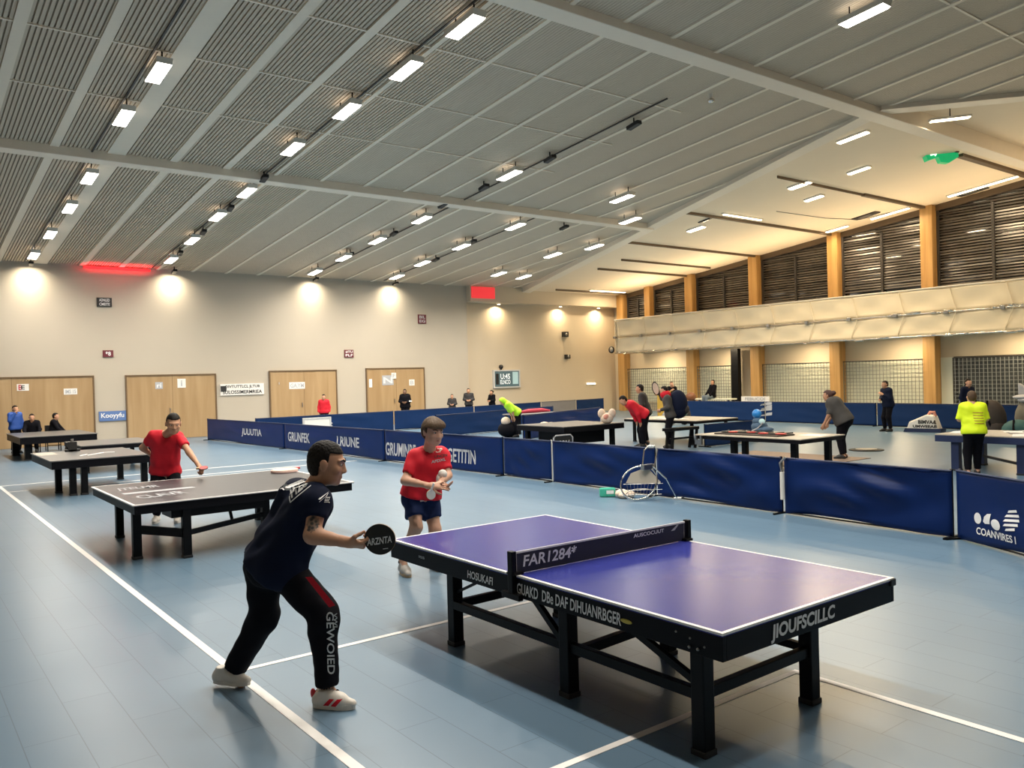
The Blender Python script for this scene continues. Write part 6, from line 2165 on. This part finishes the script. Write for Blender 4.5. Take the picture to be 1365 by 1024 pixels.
# ------------------------------------------------------------------ the player in red at the left, behind the dark table
def left_player():
    D = 12.8
    J = {}
    J['head'] = at(231, 565, D - .26)
    J['face'] = (CR * .42 - CF * .75 - CU * .28)
    J['up'] = CU + CR * .15 - CF * .25
    J['shR'] = at(204, 581, D - .10)
    J['shL'] = at(238, 582, D - .02)
    J['elR'] = at(190, 597, D - .02)
    J['wrR'] = at(202, 607, D + .02)
    J['elL'] = at(252, 603, D - .22)
    J['wrL'] = at(265, 621, D - .42)
    J['hipR'] = at(211, 629, D + .08)
    J['hipL'] = at(229, 629, D + .12)
    J['knR'] = at(206, 656, D - .12)
    J['knL'] = at(239, 656, D - .10)
    J['anR'] = at(209, 684, D + .05)
    J['anL'] = at(238, 684, D + .05)
    fd = Vector((CR.x * .2 - CF.x, CR.y * .2 - CF.y, 0)).normalized()
    for S in 'LR':
        an = J['an' + S]
        J['heel' + S] = Vector((an.x, an.y, 0.002)) - fd * .06
        J['toe' + S] = J['heel' + S] + fd * .22 + Vector((0, 0, .03))
        J['an' + S] = Vector((an.x, an.y, .10))
        k = J['kn' + S]
        J['kn' + S] = Vector((k.x, k.y, max(k.z, .42)))
    rt = figure('person', 'stooping player in red shirt and black trousers behind the dark table at the left', J, s=1.06, vox=.020, hv=.011, hand_v=.0075, skin='skin', hair='hair', hair_kind='short',
                top=('red_cloth', .62, .02), bottom=('black_cloth', 1.92, .012), shoes=('shoe_white', 'shoe_white'), curl=(1.0, .6), palm={'L': CR * -.4 + CU * -.6, 'R': CR}, hand_dir={'L': CR * .5 - CF * .4 - CU * .5, 'R': CR * .7 - CU * .5}, hs=1.22, girth=1.0, arm=1.08, folds=.007)
    t = rt['thing']
    c = at(269, 624.5, D - .52)
    b = thing('table_tennis_bat', 'dark bat seen edge on in the hand of the stooping player in red', 'bat', tuple(c))
    n_ = (CU * .9 - CF * .3).normalized()
    xa = (CR - n_ * CR.dot(n_)).normalized()
    ya = n_.cross(xa)
    c2 = c - ya * .0
    rg = [c2 + xa * (.03 + .06 * math.cos(2 * PI * k / 24)) + ya * (.06 * math.sin(2 * PI * k / 24)) for k in range(24)]
    obj('blade', MB().prism(rg, n_ * .012), M['rubber'], b)
    obj('rubber', MB().prism([p + n_ * .012 for p in rg], n_ * .003), M['bat_red'], b)
    obj('handle', MB().bar(c - xa * .08, c - xa * .01, .03, .024, up=n_), M['bat_wood'], b)
    # pale bracelet-like bead chain on his neck and wrist
    mb = MB()
    for k in range(14):
        a = 2 * PI * k / 14
        q = J['wrR'] + (CR * math.cos(a) + CF * math.sin(a)) * .036
        mb.ball(q, .008, 6, 4)
    obj('bracelet', mb, M['paper'], t)


left_player()


# ------------------------------------------------------------------ people in the background, from one skeleton posed in many ways
def pose(P, H, yaw, bend=0.0, arms='down', sit=0.0, legs=(0.0, 0.0), twist=0.0, nod=0.0, seat_h=0.45):
    """joints in metres for a body of height H standing at P and facing the direction yaw (radians, 0 = +Y)"""
    k = H / 1.70
    J = {}
    hipz = .90 if not sit else seat_h / k + .10
    up = {'shL': (-.18, 0, .50), 'shR': (.18, 0, .50), 'head': (0, .035, .69)}
    A = {'down': ((.25, -.02, .23), (.26, .06, -.02)), 'front': ((.25, .04, .24), (.08, .24, .20)), 'reach': ((.24, .18, .27), (.20, .40, .12)), 'hang': ((.22, .12, .20), (.16, .26, -.02)), 'chest': ((.23, .06, .22), (.06, .20, .38)),
         'face': ((.25, .10, .28), (.07, .17, .58)), 'raise': ((.36, .10, .48), (.34, .18, .74)), 'back': ((.27, -.08, .24), (.12, -.16, .05)), 'lean': ((.20, .10, .24), (.16, .30, .0))}
    if isinstance(arms, str):
        arms = (arms, arms)
    for S, sg, a in (('L', -1, arms[0]), ('R', 1, arms[1])):
        e, w = A[a]
        up['el' + S] = (e[0] * sg, e[1], e[2])
        up['wr' + S] = (w[0] * sg, w[1], w[2])
    cb, sb_ = math.cos(bend), math.sin(bend)
    loc = {}
    back = -.12 * math.sin(bend)
    for n_, (x, y, z) in up.items():
        loc[n_] = (x, back + y * cb + z * sb_, hipz - y * sb_ + z * cb)
    for S, sg, lg in (('L', -1, legs[0]), ('R', 1, legs[1])):
        loc['hip' + S] = (sg * .09, back, hipz)
        if sit:
            loc['kn' + S] = (sg * .12, .42, hipz - .02)
            loc['an' + S] = (sg * .12, .46 + lg, max(.085, hipz - .46))
        else:
            loc['kn' + S] = (sg * .10, back + .03 + lg * .55 + (.05 if lg >= 0 else -.02), .48)
            loc['an' + S] = (sg * .11, back * .6 + lg, .085)
        an = loc['an' + S]
        loc['toe' + S] = (an[0] * 1.1, an[1] + .15, an[2] - .05)
    c, s_ = math.cos(yaw), math.sin(yaw)
    for n_, (x, y, z) in loc.items():
        J[n_] = Vector((P[0] + (x * c - y * s_) * k, P[1] + (x * s_ + y * c) * k, z * k))
    fb = bend * .55 + nod
    f = Vector((0, math.cos(fb), -math.sin(fb)))
    tw = yaw + twist
    J['face'] = Vector((-math.sin(tw) * f.y, math.cos(tw) * f.y, f.z))
    u = Vector((0, math.sin(fb), math.cos(fb)))
    J['up'] = Vector((-math.sin(tw) * u.y, math.cos(tw) * u.y, u.z))
    for S in 'LR':
        a, tt = J['an' + S], J['toe' + S]
        d = Vector((tt.x - a.x, tt.y - a.y, 0)).normalized()
        z0 = max(0.002, a.z - .085 * k)
        h = Vector((a.x, a.y, 0)) - d * .06 * k
        h.z = z0
        J['heel' + S] = h
    return J


YAW_CAM = math.atan2(CF.x, -CF.y)          # facing the camera
def yaw_to(v):
    return math.atan2(-v.x, v.y)


FACE_CAM = yaw_to(-CF)
FACE_LEFT = yaw_to(-CR)
FACE_RIGHT = yaw_to(CR)
FACE_AWAY = yaw_to(CF)


def bg(label, P, H, yaw, top, bottom='black_cloth', hair='hair', hair_kind='short', sleeve=1.95, skin='skin', vox=.026, shoes=('shoe_black', 'shoe_black'), group=None, bottom_to=1.93, girth=1.0, curl=.5, top_hem=.06, **kw):
    J = pose(P, H, yaw, **kw)
    return figure('person', label, J, group, s=H / 1.70, vox=vox, hv=.0155, hand_v=.0105, skin=skin, hair=hair, hair_kind=hair_kind, hs=1.08, top=(top, sleeve, top_hem), bottom=(bottom, bottom_to, .012), shoes=shoes, curl=(curl, curl), girth=girth, folds=.003, root=Vector((P[0], P[1], 0))), J


def ground(px, py):
    r = ray(px, py)
    return EYE + r * (-EYE.z / r.z)


def stand_at(px, dist):
    p = at(px, 512, dist)
    return (p.x, p.y)


# far left table
p = at_axis(20, 560, 1, 32.3)
bg('person in a blue jacket standing leftmost behind the far left table, hand at chin', (p.x, p.y), 1.60, FACE_RIGHT - .5, 'blue_cloth', arms=('down', 'face'))
bg('person in a black jacket seated in the middle behind the far left table', (4.02, 32.3), 1.62, FACE_CAM + .5, 'black_cloth', sit=1, arms='reach', bend=.15)
bg('dark haired person in black seated rightmost behind the far left table', (4.66, 32.4), 1.60, FACE_LEFT + .3 + PI, 'black_cloth', sit=1, arms='reach', bend=.12)
# along the back wall
p = at_axis(432, 545, 1, 33.3)
bg('man in a red jacket standing in front of the third door', (p.x, p.y), 1.58, FACE_CAM, 'red_cloth', girth=1.1, arms='down')
p = at_axis(540, 535, 1, 33.9)
r, J = bg('broad man in black standing with hands together before the rightmost door', (p.x, p.y), 1.68, FACE_CAM, 'black_cloth', skin='skin_dark', girth=1.3, arms='front')
patch('badge', [J['shL'] * .5 + J['shR'] * .5 + Vector(q) for q in ((-.12, -.5, -.28), (.08, -.5, -.28), (.08, -.5, -.22), (-.12, -.5, -.22))], M['print_white'], r['thing'], bvh_of(r['top']), CF, .01)
p = at_axis(603, 545, 1, 33.6)
bg('child in a dark jacket by the wall, just right of the rightmost door', (p.x, p.y), 1.36, FACE_CAM, 'darkgrey_cloth', arms='front')
p = at_axis(625, 540, 1, 33.6)
bg('person in glasses and a dark jacket, middle of the three by the wall', (p.x, p.y), 1.62, FACE_CAM, 'darkgrey_cloth', arms='front')
p = at_axis(656, 540, 1, 33.8)
bg('person in black with a tall hairdo below the scoreboard screen', (p.x, p.y), 1.48, FACE_LEFT * .5 + FACE_CAM * .5, 'black_cloth', hair_kind='bun', arms='front')
# hi-vis helper bending over
p = ground(687, 583)
bg('helper in a hi-vis yellow green top bending down over a bag', (p.x, p.y), 1.62, FACE_LEFT + .25, 'hivis', bend=.85, arms='hang', hair='hivis', hair_kind='hood', sleeve=1.0, vox=.022, nod=.3, girth=1.15)
c = at(677, 573, 29.1)
t = thing('ball_bag', 'round black bag with a cream top in the hands of the hi-vis helper', 'bag', (c.x, c.y, 0))
obj('body', MB().ball((c.x, c.y, .28), (.38, .34, .28), 16, 10), M['black_cloth'], t, smooth=True)
obj('top', MB().ball((c.x - .12, c.y - .05, .58), (.17, .17, .15), 14, 9), M['cream'], t, smooth=True)
obj('handle', MB().tube([(c.x + .1, c.y, .5), (c.x + .14, c.y, .72), (c.x + .3, c.y, .72), (c.x + .33, c.y, .45)], .03, 6), M['black_cloth'], t)
c = at(735, 578, 26.5)
t = thing('cloth_pile', 'cream crumpled cloth pile on a low stand left of the cluttered table', 'cloth', (c.x, c.y, 0))
obj('stand', MB().box((c.x - .3, c.y - .3, 0), (c.x + .3, c.y + .3, .30)), M['black_metal'], t, bevel=.02)
obj('cloth', MB().ball((c.x, c.y, .42), (.42, .38, .22), 14, 8).ball((c.x + .25, c.y - .1, .38), (.3, .28, .18), 12, 7).ball((c.x - .2, c.y + .1, .5), (.22, .22, .16), 12, 7), M['cream'], t, smooth=True)

# huddle at the cluttered table
p = ground(846, 598)
bg('person in a red jacket stooping low over the cluttered table', (17.2, 16.55), 1.78, FACE_LEFT + .15, 'red_cloth', bottom='black_cloth', bend=.9, arms='hang', hair='hair', girth=1.12, vox=.022, nod=.15)
bg('dark haired person in a black jacket behind the one stooping in red', (18.0, 17.1), 1.80, FACE_LEFT - .25, 'darkgrey_cloth', arms='front', bend=.2, vox=.022)
r, J = bg('person in a grey jacket and red scarf with a dark backpack, tallest of the huddle', (17.55, 15.75), 1.74, FACE_LEFT - .1, 'grey_cloth', bottom='black_cloth', arms=('front', 'raise'), bend=.18, vox=.022)
sc_ = lerp(J['shL'], J['shR'], .5) + Vector((0, 0, .09))
obj('scarf', MB().ball(sc_ + J['face'] * .03, (.15, .15, .13), 14, 9), M['red_cloth'], r['thing'], smooth=True)
c = lerp(J['hipL'], J['shR'], .62) - Vector((J['face'].x, J['face'].y, 0)).normalized() * .28
bp = thing('backpack', 'large dark navy backpack worn by the person in the red scarf', 'bag', (c.x, c.y, c.z - .4))
obj('body', MB().ball(c, (.27, .27, .40), 16, 10).ball(c + Vector((0, 0, -.18)), (.25, .25, .24), 12, 8), M['navy_cloth'], bp, smooth=True)
obj('pocket', MB().ball(c - Vector((J['face'].x, J['face'].y, 0)).normalized() * .14 - Vector((0, 0, .15)), (.18, .18, .16), 12, 8), M['darkgrey_cloth'], bp, smooth=True)
obj('strap', MB().tube([c + Vector((0, 0, .36)), J['shR'] + Vector((0, 0, .08)), lerp(J['shR'], c, .5) + Vector((0, 0, -.25))], .025, 6), M['darkgrey_cloth'], bp)
w = at(874, 518, depth(J['wrR']) - .1)
b = thing('table_tennis_bat', 'white oval bat raised above the huddle', 'bat', tuple(w))
rg = [w + CR * (.10 * math.cos(2 * PI * k / 28)) + (CU * .98 - CR * .18) * (.2 * math.sin(2 * PI * k / 28)) for k in range(28)]
obj('blade', MB().prism(rg, CF * .03), M['black_plastic'], b)
obj('rubber', MB().prism([w + (q - w) * .82 - CF * .012 for q in rg], CF * .012), M['cream'], b)
obj('handle', MB().bar(w - CU * .18, J['wrR'] - CU * .02, .05, .04), M['bat_wood'], b)

# by the right hand windows
p = stand_at(895, 40.5)
bg('dark dressed person behind the far barrier holding both hands to the face', p, 1.68, FACE_CAM, 'black_cloth', arms=('face', 'chest'), skin='skin_pale')
J = pose((31.2, 25.3), 1.66, FACE_LEFT + .35, sit=1, arms=('hang', 'lean'), bend=-.12, seat_h=.86)
figure('person', 'person in a dark jacket and faded jeans perched on the bench by the net window', J, s=1.66 / 1.7, vox=.026, hv=.0155, hand_v=.0105, top=('black_cloth', 1.95, .06), bottom=('jeans', 1.93, .012), shoes=('shoe_white', 'shoe_white'), folds=.003, root=Vector((31.2, 25.3, 0)))
# woman in grey
bg('woman in a grey shirt and black trousers leaning on the pale table', (17.75, 10.65), 1.68, yaw_to(-CR * .8 + CF * .5), 'grey_cloth', hair='hair_red', hair_kind='bun', bend=.48, arms='reach', girth=1.6, sleeve=1.0, vox=.02, top_hem=.06, nod=-.1)
# dark figure by the striped bag
bg('person in dark clothes standing by the striped bag, looking left', (26.2, 14.05), 1.66, FACE_LEFT + .2, 'navy_cloth', arms=('chest', 'front'), bend=.12, girth=1.1, legs=(.0, .06), vox=.024)
bg('person in dark clothes facing the camera behind the neon shirt', (26.9, 11.85), 1.66, FACE_CAM + .3, 'navy_cloth', arms='down', vox=.024, skin='skin_pale')
# neon yellow shirt
r, J = bg('person in a neon yellow shirt seen from behind at the navy edged table', (16.45, 7.15), 1.60, FACE_AWAY - .25, 'neon', bottom='black_cloth', hair='hair_brown', arms=('front', 'front'), bend=.12, girth=1.12, sleeve=1.0, legs=(.05, .22), vox=.018, shoes=('shoe_black', 'shoe_white'), skin='skin_pale')
for k in range(5):
    q = lerp(J['shL'], J['shR'], .55) - CF * .5 - Vector((0, 0, .12 + .05 * k))
    patch('print_bar', [q - CR * .09, q + CR * .09, q + CR * .09 + Vector((0, 0, .014)), q - CR * .09 + Vector((0, 0, .014))], M['gold'], r['thing'], bvh_of(r['top']), CF, .006)
# ================================================================== WORLD AND VIEW
w = bpy.data.worlds.new('hall_air')
SC.world = w
w.use_nodes = True
w.node_tree.nodes['Background'].inputs['Color'].default_value = (0.9, 0.85, 0.75, 1)
w.node_tree.nodes['Background'].inputs['Strength'].default_value = 0.02
vs = SC.view_settings
vs.view_transform = 'Standard'
vs.look = 'None'
vs.gamma = 1.0
vs.use_curve_mapping = False
vs.exposure = 0.08
